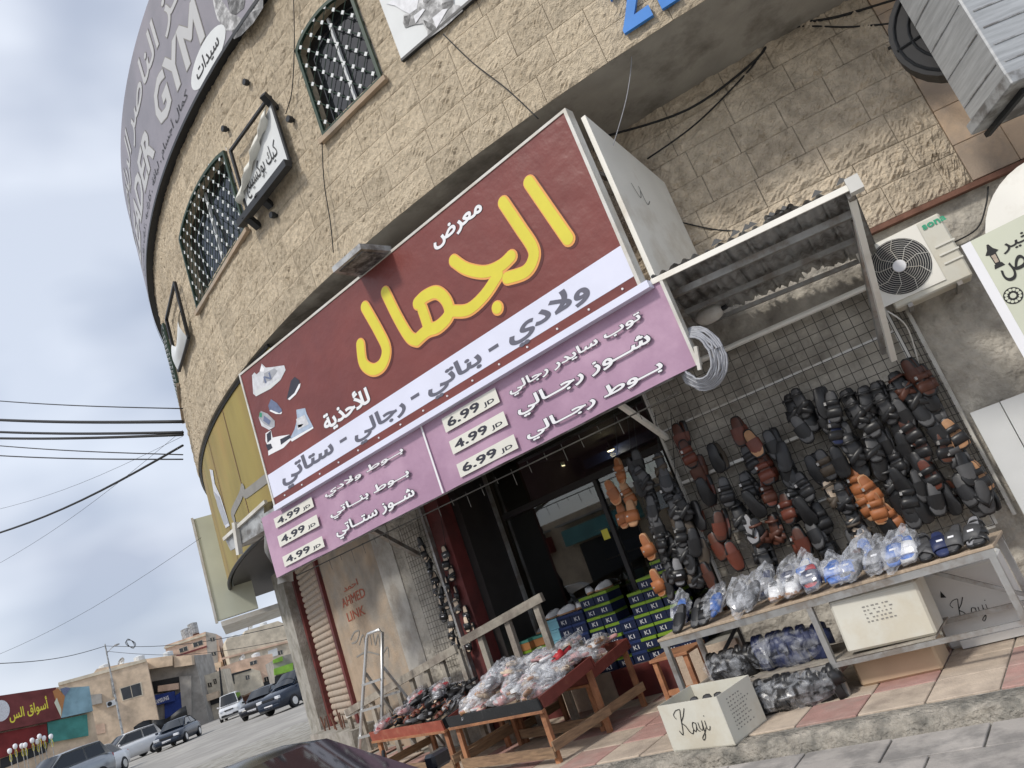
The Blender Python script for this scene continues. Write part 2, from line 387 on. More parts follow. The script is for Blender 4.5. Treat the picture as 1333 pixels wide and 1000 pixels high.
def lay(name, loops, S, wd, mat, parent):               # flat print lying wd in front of a surface
    vs, fs = union2d(loops); b = MB()
    b.add([S.map(u, v, wd) for u, v in vs], fs); return b.build(name, MATS[mat], parent)
def fit(loops, box):
    a = np.concatenate([np.array(l) for l in loops]); lo, hi = a.min(0), a.max(0); u0, u1, v0, v1 = box
    return [[(u0+(x-lo[0])/(hi[0]-lo[0])*(u1-u0), v0+(y-lo[1])/(hi[1]-lo[1])*(v1-v0)) for x, y in l] for l in loops]
def uvbox(S, pts):
    q = [S.inv(*p) for p in pts]; return min(a for a, b in q), max(a for a, b in q), min(b for a, b in q), max(b for a, b in q)
def write(name, s, S, box, wd, mat, parent, off=.02, edge=None, edge_off=.03, ar=True):
    t = arab(s) if ar else s
    if not (len(box) == 4 and not hasattr(box[0], '__len__')): box = uvbox(S, box)
    base = text_loops(t, off); o = lay(name, fit(base, box), S, wd, mat, parent)
    if edge:
        a = np.concatenate([np.array(l) for l in base]); lo, hi = a.min(0), a.max(0); kx = (box[1]-box[0])/(hi[0]-lo[0]); ky = (box[3]-box[2])/(hi[1]-lo[1])
        big = text_loops(t, off+edge_off); b2 = [[(box[0]+(x-lo[0])*kx, box[2]+(y-lo[1])*ky) for x, y in l] for l in big]
        lay(name+'_outline', b2, S, wd-.002, edge, parent)
    return o
def pxpoly(name, pts, S, wd, mat, parent): return lay(name, [[S.inv(*p) for p in pts]], S, wd, mat, parent)
def crop(x0, y0, k, pts): return [(x0+k*x, y0+k*y) for x, y in pts]
def board(name, poly_uv, S, w0, w1, mat, parent): return MB().prism(poly_uv, lambda u, v: S.map(u, v, w0), lambda u, v: S.map(u, v, w1)).build(name, MATS[mat], parent)

# ================================================================== THE SETTING
def wall_y(x):                                          # the ground floor wall line
    if x < -11.15: return 8.56+(-11.15-x)*.40
    return CC.y-math.sqrt(max(0, RW**2-(x-CC.x)**2))
def front_y(x):                                         # the kerb line
    if x > -6.4: return 5.5
    return CC.y-math.sqrt(max(1, 17.8**2-(x-CC.x)**2)) if x > -12 else CC.y-math.sqrt(17.8**2-(-12-CC.x)**2)+(-12-x)*.40
# road: one sheet to the horizon
xs = [-900, -300, -120, -60, -30, -20]+[-16+.5*i for i in range(20)]+[-6, 0, 6, 30, 120, 900]; ys = [-900, -200, -40, 0, 3, 5, 8, 15, 40, 120, 300, 900]
b = MB(); b.v = [(x, y, gz(x)-.12) for y in ys for x in xs]; nx = len(xs)
b.f = [(j*nx+i, j*nx+i+1, (j+1)*nx+i+1, (j+1)*nx+i) for j in range(len(ys)-1) for i in range(nx-1)]
tag(b.build('road', MATS['road']), kind='structure')
# pavement: bed, rough kerb, tiles
sx = [6-.25*i for i in range(105)]
walk = MB()
def bed(i, j):
    x = sx[int(round(i*104))]; y0 = front_y(x)+.10; y1 = max(wall_y(x)+1.2, 9.2); return (x, y0+(y1-y0)*j, gz(x)-.014)
walk.grid(104, 4, bed)
side = tag(walk.build('sidewalk', MATS['concrete']), kind='structure')
kb = MB()
def kprof(i, j):
    k = int(round(i*208)); x = 6-.125*k; y = front_y(x); r = random.Random(k*7+int(j*40)); n = lambda a: (r.random()-.5)*a
    P = [(y+.20, -.010), (y+.15, .002), (y+.05+n(.03), .0+n(.012)), (y-.015+n(.035), -.02+n(.02)), (y-.03+n(.04), -.07), (y-.05+n(.05), -.125)]
    q = P[int(round(j*5))]; return (x+n(.03)*(j > .3), q[0], gz(x)+q[1])
kb.grid(208, 5, kprof); kb.build('kerb_edge', MATS['kerb'], side, True)
T = .47
def tile_mesh(mat):
    b = MB(); h = .018; g = .006; e = T/2-g
    b.box((0, 0, -h/2), (2*e, 2*e, h), ch=.005)
    return b.mesh('tile', MATS[mat])
tmr, tmc = tile_mesh('tile_red'), tile_mesh('tile_cream')
cnt = 0
for j in range(7):
    for i in range(-27, 5):
        x, y = -1.0+i*T, 5.72+T/2+j*T
        if x < -13.5 or x > 1.2 or y > wall_y(x)-.05+(.55 if -6.9 < x < -3.8 else 0): continue
        if y < front_y(x)+.3: continue
        r = ((i+2*j) % 5 in (0, 2)) if random.random() > .12 else random.random() < .4
        o = link('tile', tmr if r else tmc, side, TRS((x, y, gz(x)), (random.uniform(-.006, .006), random.uniform(-.006, .006)-.0, 0))); cnt += 1
pav = tag(MB().add([(-6.4, 3.2, -.112), (2.5, 3.2, -.112), (2.5, 5.46, -.112), (-6.4, 5.46, -.112)], [(0, 1, 2, 3)]).build('lower_pavement', MATS['concrete']), kind='structure')
pm = MB().box((0, 0, 0), (.585, .385, .02), ch=.004).mesh('paving_slab', MATS['paver_grey'])
for j in range(5):
    for i in range(10):
        x = -4.6+.6*i+(.3 if j % 2 else 0)
        link('paving_slab', pm, pav, TRS((x, 5.22-.4*j, -.104), (random.uniform(-.006, .006), random.uniform(-.006, .006), 0)))

# ================================================================== THE CORNER BUILDING
bld = wthing('corner_building', 'rounded beige stone corner building with overhanging upper floor above the shop', 'building', (CC.x, 7.5, 0))
SO, SW = Cyl(RO), Cyl(RW)
DEG = math.pi/180
# --- upper storey: mortar sheet with window openings, rough stone blocks in courses
CH = .335; Z0, Z1 = ZS, 13.0
WIN = []                                                # (u0,u1,z0,z1)
for pts in ([(395, 70), (500, 100), (425, 180)], [(240, 320), (322, 290), (262, 408)]):
    q = [SO.inv(*p) for p in pts]; WIN.append((min(a for a, _ in q), max(a for a, _ in q), 7.52, 9.02))
ww = WIN[1][1]-WIN[1][0]; WIN.append((WIN[1][0]-3.05-ww*.9, WIN[1][0]-3.05, 7.52, 9.02))
UL, UR = -38*DEG*RO, 30*DEG*RO
upper = bpy.data.objects.new('upper_wall', None); COL.objects.link(upper); upper.parent = bld; upper.matrix_parent_inverse = bld.matrix_basis.inverted()
WORLD.add(upper.name) 
def stone_mesh(wd, seed, mat, amp=.018, marg=.006):
    r = np.random.default_rng(seed); nu, nv = 20, 12
    def sm(a, k):
        for _ in range(k): a = (a+np.roll(a, 1, 0)+np.roll(a, -1, 0)+np.roll(a, 1, 1)+np.roll(a, -1, 1))/5
        return a
    n = sm(r.normal(size=(nv+1, nu+1)), 1); n2 = sm(r.normal(size=(nv+1, nu+1)), 5); n = n/n.std()*.75+n2/n2.std()*.35
    b = MB(); hx, hz = wd/2-.003, CH/2-.003
    for j in range(nv+1):
        for i in range(nu+1):
            e = min(i, nu-i, j*1.4, (nv-j)*1.4); k = min(1, e/1.6)
            b.v.append(((i/nu-.5)*2*hx+(r.normal()*.004 if 0 < i < nu else 0), -(k*(marg+max(-.9, n[j, i])*amp*.5)), (j/nv-.5)*2*hz+(r.normal()*.004 if 0 < j < nv else 0)))
    b.f = [(j*(nu+1)+i, j*(nu+1)+i+1, (j+1)*(nu+1)+i+1, (j+1)*(nu+1)+i) for j in range(nv) for i in range(nu)]
    m0 = len(b.v); ring = [i for i in range(nu+1)]+[(j)*(nu+1)+nu for j in range(1, nv+1)]+[nv*(nu+1)+i for i in range(nu-1, -1, -1)]+[j*(nu+1) for j in range(nv-1, 0, -1)]
    for k in ring: v = b.v[k]; b.v.append((v[0], .03, v[2]))
    L = len(ring); b.f += [(ring[(k+1) % L], ring[k], m0+k, m0+(k+1) % L) for k in range(L)]
    return b.mesh('stone_block', MATS[mat], False)
SM = [(wd, stone_mesh(wd, 11*i+j, 'stone')) for i, wd in enumerate((.44, .56, .70)) for j in range(5)]
SML = [(wd, stone_mesh(wd, 400+11*i+j, 'stone_lower', .028, .008)) for i, wd in enumerate((.50, .66)) for j in range(4)]
mort = MB(); blocks = []
nrow = int((Z1-Z0)/CH)
for r in range(nrow):
    za, zb = Z0+r*CH, Z0+(r+1)*CH; zm = (za+zb)/2
    if zm > 10.4: 
        mort.grid(60, 1, lambda a, c: SO.map(UL+(UR-UL)*a, za+(12.35-za)*c, -.02)); break
    cuts = sorted([(w0, w1) for w0, w1, c0, c1 in WIN if c0-.02 < zm < c1+.02]); iv = []; cur = UL
    for a, c in cuts: iv.append((cur, a)); cur = c
    iv.append((cur, UR))
    for a, c in iv:
        n = max(1, int((c-a)/.3)); mort.grid(n, 1, lambda i, j: SO.map(a+(c-a)*i, za+(zb-za)*j, -.02))
        L = c-a; ws = []; t = random.uniform(0, .2)
        while sum(ws) < L: ws.append(random.choice((.44, .56, .70)))
        if len(ws) > 1 and sum(ws)-L > ws[-1]*.5: ws.pop()
        k = L/sum(ws); u = a
        for wv in ws:
            blocks.append((u+wv*k/2, zm, wv, k)); u += wv*k
mort.build('mortar', MATS['mortar'], upper)
vis = [q for q in blocks if -31.5*DEG*RO < q[0] < 15*DEG*RO]
vis.sort(key=lambda q: (SO.map(q[0], q[1])-Vector((0, 0, EYE))).length)
rest = MB()
for n, (u, z, wv, k) in enumerate(vis):
    me = random.choice([m for wd, m in SM if wd == wv]); p = SO.map(u, z); fl = random.choice((1, -1))
    mw = Matrix.Translation(p)@Matrix.Rotation(u/RO, 4, 'Z')@Matrix.Diagonal((k, 1, 1, 1))@(Matrix.Rotation(math.pi, 4, 'Y') if fl < 0 else Matrix.Identity(4))
    if n < 300: link('stone_block', me, upper, mw)
    else: rest.add([mw@v.co for v in me.vertices], [tuple(f.vertices) for f in me.polygons])
if rest.v: tag(rest.build('stone_blocks_far', MATS['stone'], upper), kind='stuff')
# --- soffit and ground floor wall
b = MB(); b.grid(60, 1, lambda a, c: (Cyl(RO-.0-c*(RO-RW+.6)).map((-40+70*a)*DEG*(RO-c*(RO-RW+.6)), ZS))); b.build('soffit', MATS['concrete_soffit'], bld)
b = MB(); b.grid(40, 1, lambda a, c: Cyl(RO-.14-c*2.6).map((-44+34*a)*DEG*(RO-.14-c*2.6), 3.70)); b.build('porch_ceiling', MATS['door_frame'], bld)  # near-black frame colour paints the shade of the hollow onto this ceiling
A_L, A_R = math.asin((-7.2-CC.x)/RW), math.asin((-3.62-CC.x)/RW)
b = MB(); b.grid(24, 1, lambda a, c: SW.map((-21.7*DEG+(A_L+21.7*DEG)*a)*RW, -.4+(ZS+.4)*c)); b.build('ground_floor_wall', MATS['plaster_tan'], bld)
b = MB(); b.grid(24, 1, lambda a, c: SW.map((A_R+(30*DEG-A_R)*a)*RW, -.4+(ZS+.4)*c)); loww = b.build('ground_floor_wall', MATS['plaster_grey'], bld)
b = MB(); b.grid(24, 1, lambda a, c: SW.map((A_L+(A_R-A_L)*a)*RW, 3.45+(ZS-3.45)*c)); b.build('lintel', MATS['plaster_grey'], bld)
# rough blocks on the right-hand wall above the brown bar, smooth slabs beyond
ZB = 3.66; n = 0
lowp = bpy.data.objects.new('side_wall', None); COL.objects.link(lowp); lowp.parent = bld; lowp.matrix_parent_inverse = bld.matrix_basis.inverted(); WORLD.add(lowp.name)
u_end = (19.4*DEG)*RW
for r in range(7):
    u = A_R*RW-.9+random.uniform(-.2, .1)
    while u < u_end:
        wd, me = random.choice(SML); e = min(u+wd, u_end); k = (e-u)/wd
        if k > .25: link('stone_block', me, lowp, Matrix.Translation(SW.map(u+(e-u)/2, ZB+(r+.5)*CH, .028))@Matrix.Rotation((u+(e-u)/2)/RW, 4, 'Z')@Matrix.Diagonal((k, 1, 1, 1)))
        u = e
sl = MB().box((0, 0, 0), (.42, .05, .39), ch=.004).mesh('facing_slab', MATS['slab_peach'])
for r in range(6):
    for c in range(4):
        u = u_end+.215+c*.425; link('facing_slab', sl, lowp, Matrix.Translation(SW.map(u, ZB+.2+r*.395, .015))@Matrix.Rotation(u/RW, 4, 'Z'))
bb = MB(); P0, P1 = SW.inv(1130, 305), SW.inv(1345, 198)
bb.grid(1, 1, lambda a, c: (0, 0, 0)); bb = MB()
for k in range(6):
    u0 = 14.6*DEG*RW+k*.42; bb.hexa([SW.map(u0, ZB-.07, .01), SW.map(u0+.42, ZB-.07, .01), SW.map(u0+.42, ZB-.07, .10), SW.map(u0, ZB-.07, .10), SW.map(u0, ZB-.02, .01), SW.map(u0+.42, ZB-.02, .01), SW.map(u0+.42, ZB-.02, .10), SW.map(u0, ZB-.02, .10)])
bb.build('ledge_bar', MATS['rust'], lowp)
# left: pale strip, far flat wall with shutter and column
b = MB()
for u0, u1 in (((-12.9)*DEG*RW, (-11.0)*DEG*RW),):
    b.prism([(u0, gz(-9)), (u1, gz(-8)), (u1, 3.4), (u0, 3.4)], lambda u, v: SW.map(u, v, .005), lambda u, v: SW.map(u, v, .035))
b.build('pale_pilaster', MATS['plaster_pale'], bld)
b = MB(); b.prism([((-11.0)*DEG*RW, 0), (A_L*RW-.05, 0), (A_L*RW-.05, 3.4), ((-11.0)*DEG*RW, 3.4)], lambda u, v: SW.map(u, v, .0), lambda u, v: SW.map(u, v, .02)); b.build('grey_infill', MATS['plaster_grey'], bld)
SF = PlaneAB((-18.6, 8.56+7.45*.4), (-11.15, 8.56)); FL = SF.len
def fs(s): return FL-s                                  # s: metres to the left of where the curve ends
b = MB().prism([(fs(2.7), -.2), (fs(0), -.2), (fs(0), 3.6), (fs(2.7), 3.6)], lambda u, v: SF.map(u, v, -.25), lambda u, v: SF.map(u, v, -.06)); b.build('ground_floor_wall', MATS['plaster_tan'], bld)
sh = MB().prism([(fs(1.62), .55), (fs(.1), .55), (fs(.1), 3.6), (fs(1.62), 3.6)], lambda u, v: SF.map(u, v, -.05), lambda u, v: SF.map(u, v, -.02)).build('roller_shutter', MATS['shutter'], bld)
lm = MB(); 
pr = [(-.76, 0), (-.76, .10)]
lm.add([(x, -y, z) for x in (-.76, .76) for y, z in ((0, 0), (.028, .02), (.034, .05), (.028, .085), (.004, .105))], [(k, k+1, k+6, k+5) for k in range(4)])
lme = lm.mesh('shutter_slat', MATS['shutter'], True); ang = math.atan2(SF.d.y, SF.d.x)
for k in range(27):
    link('shutter_slat', lme, sh, Matrix.Translation(SF.map(fs(.86), .56+k*.112, -.018))@Matrix.Rotation(ang, 4, 'Z'))
for s in (-.02, 1.74):
    MB().prism([(fs(s+.13), .5), (fs(s-.0), .5), (fs(s-.0), 3.6), (fs(s+.13), 3.6)], lambda u, v: SF.map(u, v, -.04), lambda u, v: SF.map(u, v, .06)).build('shutter_frame', MATS['maroon_red'], bld)
MB().prism([(fs(2.75), .2), (fs(1.9), .2), (fs(1.9), 3.6), (fs(2.75), 3.6)], lambda u, v: SF.map(u, v, -.06), lambda u, v: SF.map(u, v, .22)).build('corner_column', MATS['concrete'], bld)
MB().prism([(fs(1.85), .1), (fs(-.9), .1), (fs(-.9), .52), (fs(1.85), .52)], lambda u, v: SF.map(u, v, -.06), lambda u, v: SF.map(u, v, .45)).build('plinth', MATS['concrete'], bld)
pins = MB()
for k in range(9):
    p = SF.map(fs(.1+.17*k), .5, .25+random.uniform(-.08, .08)); pins.tube([p, p+Vector((random.uniform(-.05, .05), random.uniform(-.05, .05), random.uniform(.2, .34)))], .014, 5)
tag(pins.build('rusty_rods', MATS['rust'], bld), kind='stuff')
# red stencil writing and grey scrawl on the tan plaster
SWt = Cyl(RW)
write('wall_stencil', 'AHMED', SWt, crop(420, 660, .32, [(82, 400), (168, 330), (95, 365), (160, 372)]), .006, 'graffiti_red', bld, .01, ar=False)
write('wall_stencil', 'LINK', SWt, crop(420, 660, .32, [(105, 462), (170, 412), (112, 425), (165, 440)]), .006, 'graffiti_red', bld, .01, ar=False)
write('wall_stencil', 'احمد', SWt, crop(420, 660, .32, [(85, 335), (142, 300), (95, 315), (138, 320)]), .006, 'graffiti_red', bld, .01)
sc_ = [([(115, 540), (130, 510), (150, 505), (140, 545), (120, 555)], 3), ([(150, 560), (165, 520), (175, 560), (190, 515), (200, 560)], 3), ([(205, 510), (215, 560), (225, 520), (235, 570)], 3), ([(140, 610), (180, 590), (230, 600)], 3), ([(250, 590), (265, 570), (270, 610)], 3)]
lay('wall_scrawl', stroke_loops([([SWt.inv(420+.32*x, 660+.32*y) for x, y in p], .012) for p, r in sc_]), SWt, .006, 'ink_grey', bld)

# --- windows with green diamond grilles
for k, (u0, u1, z0, z1) in enumerate(WIN):
    wn = bpy.data.objects.new('window', None); COL.objects.link(wn); wn.parent = bld; wn.matrix_parent_inverse = bld.matrix_basis.inverted(); WORLD.add(wn.name)
    um = (u0+u1)/2; hw = (u1-u0)/2
    def arch(n=10, ins=0.):
        rise = .16; P = [(um-hw+ins, z0+ins), (um+hw-ins, z0+ins)]
        for i in range(n+1):
            t = i/n; P.append((um+(hw-ins)*(1-2*t), z1-ins-rise+rise*math.sin(math.pi*t)**.7))
        return P
    A = arch()
    MB().prism(A, lambda u, v: SO.map(u, v, -.14), lambda u, v: SO.map(u, v, -.12)).build('pane', MATS['glass_dark'], wn)
    rev = MB(); nA = len(A); rev.add([SO.map(u, v, -.14) for u, v in A]+[SO.map(u, v, .005) for u, v in A], [(i, (i+1) % nA, nA+(i+1) % nA, nA+i) for i in range(nA)]); rev.build('reveal', MATS['mortar'], wn)
    top = A[2:]; sp = MB()                              # masonry between the arch and the course above
    for i in range(len(top)-1):
        (a1, b1), (a2, b2) = top[i], top[i+1]; sp.add([SO.map(a1, b1, .004), SO.map(a2, b2, .004), SO.map(a2, z1+.1, .004), SO.map(a1, z1+.1, .004)], [(0, 3, 2, 1)])
    sp.build('arch_stone', MATS['mortar'], wn)
    fr = MB(); I = arch(ins=.045)
    for i in range(nA): 
        j = (i+1) % nA; fr.hexa([SO.map(*A[i], .02), SO.map(*A[j], .02), SO.map(*I[j], .02), SO.map(*I[i], .02), SO.map(*A[i], .06), SO.map(*A[j], .06), SO.map(*I[j], .06), SO.map(*I[i], .06)])
    fr.build('frame', MATS['green_metal'], wn)
    MB().prism([(u0-.06, z0-.07), (u1+.06, z0-.07), (u1+.06, z0-.005), (u0-.06, z0-.005)], lambda u, v: SO.map(u, v, .03), lambda u, v: SO.map(u, v, .09)).build('sill', MATS['plaster_tan'], wn)
    def inside(u, v): 
        t = (um+hw-u)/(2*hw)
        return 0 < t < 1 and z0 < v < z1-.16+.16*math.sin(math.pi*t)**.7
    st = .29; knots = MB()
    for sgn in (1, -1):
        for m in range(-14, 30):
            c = m*st; pts = [(um-hw+hw*2*i/60, z0+sgn*(hw*2*i/60)*1.25+(c if sgn > 0 else c)) for i in range(61)]; pts = [q for q in pts if inside(*q)]
            if len(pts) > 3: MB().tube([SO.map(*pts[0], .045), SO.map(*pts[len(pts)//2], .045), SO.map(*pts[-1], .045)], .0065, 4).build('grille_bar', MATS['green_metal'], wn)
    m1, m2 = [], []
    for a in range(-14, 30):
        for c in range(-14, 30):
            du = (c-a)*st/2.5; v = z0+a*st+du*1.25; u = um-hw+du
            if inside(u, v):
                p = SO.map(u, v, .052); mt = Matrix.Rotation(u/RO, 3, 'Z')@Matrix.Rotation(math.pi/4, 3, 'Y'); knots.box(p, (.046, .008, .046), mt)
    tag(knots.build('grille_rosettes', MATS['board_white'], wn), kind='stuff')
    mu = MB().prism([(um-.018, z0+.04), (um+.018, z0+.04), (um+.018, z1-.06), (um-.018, z1-.06)], lambda u, v: SO.map(u, v, -.118), lambda u, v: SO.map(u, v, -.08)); mu.build('mullion', MATS['board_white'], wn)

# ================================================================== SIGNS
# --- main shop sign
YS = 6.1; PS = PlaneY(YS)
x0, x1, z0, z1 = -1.388*YS, -.420*YS, EYE+.355*YS, EYE+.666*YS
sg = wthing('shop_sign', 'large maroon shop sign with raised yellow Arabic lettering and printed trainers', 'sign', ((x0+x1)/2, YS, z0))
board('sign_board', [(x0, z0), (x1, z0), (x1, z1), (x0, z1)], PS, -.10, 0, 'sign_maroon', sg)
for a, c, d, e in ((x0-.03, x0, z0, z1), (x1, x1+.035, z0, z1), (x0-.03, x1+.035, z1, z1+.03)):
    MB().prism([(a, d), (c, d), (c, e), (a, e)], lambda u, v: PS.map(u, v, -.12), lambda u, v: PS.map(u, v, .012)).build('trim', MATS['white_metal'], sg)
board('bottom_tape', [(x0-.03, z0-.07), (x1+.1, z0-.07), (x1+.1, z0), (x0-.03, z0)], PS, -.1, .02, 'sign_white', sg)
st = [PS.inv(*p) for p in ((350, 617), (793, 331), (812, 368), (357, 648))]
zt, zb = (st[0][1]+st[1][1])/2, (st[2][1]+st[3][1])/2
lay('white_strip', [[(x0+.003, zb), (x1-.003, zb), (x1-.003, zt), (x0+.003, zt)]], PS, .003, 'sign_white', sg)
K = lambda pts: crop(440, 210, .3, pts)
big = [([(832, 92), (1002, 338)], 31), ([(720, 180), (790, 285), (848, 375), (850, 430), (815, 482), (738, 508)], 29),
       ([(505, 432), (560, 468), (640, 482), (710, 455), (755, 414)], 27), ([(700, 492), (640, 582), (570, 645), (505, 652)], 26),
       ([(348, 618), (380, 588), (430, 570), (472, 605), (485, 665), (440, 718), (390, 738), (345, 778)], 27), ([(368, 640), (385, 690), (395, 725)], 26),
       ([(208, 570), (262, 680), (312, 762), (345, 778)], 25), ([(120, 634), (180, 740), (212, 815), (197, 880), (155, 906), (112, 876), (100, 796)], 24), ([(694, 637)], 29)]
def tosign(strokes, K, S, kr):
    out = []
    for pts, r in strokes:
        q = [S.inv(*p) for p in K(pts)]; m = K([pts[len(pts)//2]])[0]; a = S.inv(*m); c = S.inv(m[0]+kr*r*.7, m[1]-kr*r*.7); d = S.inv(m[0]+kr*r*.7, m[1]+kr*r*.7)
        out.append((q, .5*(math.hypot(c[0]-a[0], c[1]-a[1])+math.hypot(d[0]-a[0], d[1]-a[1]))))
    return out
SB = tosign(big, K, PS, .3)
lay('letter_shadow', stroke_loops([([(u+.016, v-.022) for u, v in p], r) for p, r in SB], .012), PS, .003, 'shadow_print', sg)
lay('letter_edge', stroke_loops(SB, .004), PS, .005, 'orange_print', sg)
lay('lettering', stroke_loops([([(u-.006, v+.008) for u, v in p], r) for p, r in SB], -.012), PS, .007, 'yellow_print', sg)
write('lettering', 'معرض', PS, K([(415, 365), (626, 200), (600, 174), (434, 388)]), .006, 'white_print', sg, .034, 'dark_print', .02)
K5 = lambda pts: crop(440, 330, .34, pts)
K7 = lambda pts: crop(320, 440, .22, pts)
write('lettering', 'للأحذية', PS, K7([(730, 335), (455, 490), (690, 283), (545, 530)]), .006, 'white_print', sg, .034, 'dark_print', .02)
write('lettering', 'ولادي', PS, K([(1098, 575), (740, 775), (968, 562), (800, 806)]), .006, 'grey_print', sg, .034)
write('lettering', 'بناتي', PS, K5([(552, 405), (345, 535), (440, 420), (385, 556)]), .006, 'grey_print', sg, .034)
write('lettering', 'رجالي', PS, K5([(258, 580), (65, 712), (125, 620), (95, 732)]), .006, 'grey_print', sg, .034)
write('lettering', 'ستاتي', PS, K7([(525, 665), (220, 862), (340, 690), (265, 890)]), .006, 'grey_print', sg, .034)
for p in (K([(655, 822), (697, 797)]), K5([(280, 556), (312, 538)]), K5([(8, 722), (34, 706)])):
    a, c = PS.inv(*p[0]), PS.inv(*p[1]); m = (a[1]+c[1])/2; lay('lettering', [[(a[0], m-.018), (c[0], m-.018), (c[0], m+.018), (a[0], m+.018)]], PS, .006, 'grey_print', sg)
for k in range(15): u = x0+.25+k*(x1-x0-.4)/14; MB().tube([PS.map(u, z0+.05, .0), PS.map(u, z0+.05, .012)], .011, 8).build('rivet', MATS['white_print'], sg)
# printed trainers
def shoe_print(pts, mat, extra=()):
    pxpoly('trainer_print', K7(pts), PS, .004, mat, sg)
    for q, m in extra: pxpoly('trainer_print_detail', K7(q), PS, .006, m, sg)
for n, c in (('pr_light', (.60, .61, .64)), ('pr_grey', (.36, .37, .40)), ('pr_blue', (.14, .17, .27)), ('pr_sky', (.38, .46, .58)), ('pr_green', (.04, .30, .17))): M(n, c, .45, .2, 14)
shoe_print([(95, 152), (120, 176), (160, 172), (228, 162), (237, 190), (205, 252), (150, 300), (62, 346), (45, 330), (38, 222), (52, 204), (66, 216), (84, 198)], 'pr_light',
    [([(110, 210), (170, 180), (190, 195), (150, 250), (105, 265)], 'pr_grey'), ([(55, 312), (140, 280), (200, 238), (204, 250), (150, 300), (62, 346)], 'board_white'), ([(84, 198), (95, 160), (112, 182), (108, 200)], 'white_print')])
write('trainer_print_detail', 'N', PS, K7([(115, 262), (145, 205), (118, 222), (142, 250)]), .008, 'pr_blue', sg, .03, ar=False)
shoe_print([(290, 230), (318, 250), (322, 280), (300, 320), (262, 364), (243, 362), (255, 310), (268, 255)], 'dark_print', [([(315, 275), (326, 268), (322, 292), (298, 335), (262, 368), (250, 362), (290, 325)], 'white_print')])
shoe_print([(150, 362), (165, 372), (185, 385), (215, 425), (212, 450), (180, 450), (142, 432), (134, 400)], 'pr_blue', [([(142, 432), (180, 450), (212, 450), (218, 436), (200, 446), (150, 425)], 'white_print')])
shoe_print([(90, 432), (130, 448), (172, 490), (172, 525), (140, 545), (95, 520), (78, 470)], 'pr_grey', [([(84, 440), (98, 445), (96, 470), (82, 468)], 'pr_green'), ([(78, 470), (95, 520), (140, 545), (172, 525), (150, 530), (105, 505)], 'pr_light'), ([(110, 460), (150, 490), (140, 515), (105, 490)], 'pr_blue')])
shoe_print([(300, 425), (352, 415), (362, 450), (402, 530), (275, 612), (265, 590), (290, 540), (305, 480)], 'pr_sky', [([(300, 480), (350, 455), (375, 510), (310, 545)], 'pr_light'), ([(265, 600), (400, 525), (402, 535), (275, 614)], 'white_print'), ([(310, 515), (345, 508), (330, 525), (312, 532)], 'pr_blue')])
shoe_print([(118, 565), (150, 545), (160, 590), (205, 580), (262, 572), (272, 600), (225, 650), (135, 696), (132, 640), (118, 610)], 'white_print', [([(125, 570), (150, 548), (152, 600), (130, 620)], 'dark_print'), ([(205, 600), (262, 572), (268, 590), (210, 632)], 'dark_print'), ([(120, 632), (150, 625), (160, 650), (134, 668)], 'dark_print')])
# side panel running back to the wall
xp = -.405*YS
b = MB()
def side(u, v): return Vector((xp+.04, YS+.35+u, v))
b.hexa([Vector((xp-.02, YS+.16, z0+.02)), Vector((xp+.03, YS+.16, z0+.02)), Vector((xp+.03, 7.60, z0-.02)), Vector((xp-.02, 7.60, z0-.02)), Vector((xp-.02, YS+.16, z1-.06)), Vector((xp+.03, YS+.16, z1-.06)), Vector((xp+.03, 7.60, z1-.50)), Vector((xp-.02, 7.60, z1-.50))])
b.build('side_panel', MATS['cream_panel'], sg)
MB().hexa([Vector((x, y, z)) for z in (z0, z1) for x, y in ((x1-.06, YS+.02), (x1+.02, YS+.02), (x1+.02, YS+.14), (x1-.06, YS+.14))]).build('edge_post', MATS['galvanised'], sg)
for k in range(5):
    x = x0+.4+k*1.3; MB().bar((x, YS+.12, z1-.25), (x, 7.5, z1-.25), .05, .05).build('strut', MATS['galvanised'], sg)
lay('panel_scribble', stroke_loops([([(.55, z1-.75), (.62, z1-.9), (.7, z1-.8)], .006), ([(.7, z1-.75), (.72, z1-.95), (.82, z1-.9)], .006)]), type('Q', (), {'map': staticmethod(lambda u, v, w=0: Vector((xp+.033, YS+u, v)))}), 0, 'ink_grey', sg)
# small lamp hood above the sign
q = [onZ(px, py, z1+.02) for px, py in ((434, 355), (470, 324), (511, 327), (476, 362))]
fl = wthing('sign_floodlight', 'flat grey floodlight hood sticking out above the maroon sign', 'floodlight', q[0])
MB().hexa([p for p in q]+[p+Vector((0, 0, .07)) for p in q]).build('hood', MATS['galvanised'], fl)
cq = sum(q, Vector())/4; MB().hexa([cq+(p-cq)*.8-Vector((0, 0, .012)) for p in q]+[cq+(p-cq)*.8-Vector((0, 0, .001)) for p in q]).build('lamp_glass', MATS['grey_dark'], fl)
MB().bar(cq+Vector((0, .1, .05)), (cq.x, 6.35, z1+.06), .06, .06).build('arm', MATS['galvanised'], fl)

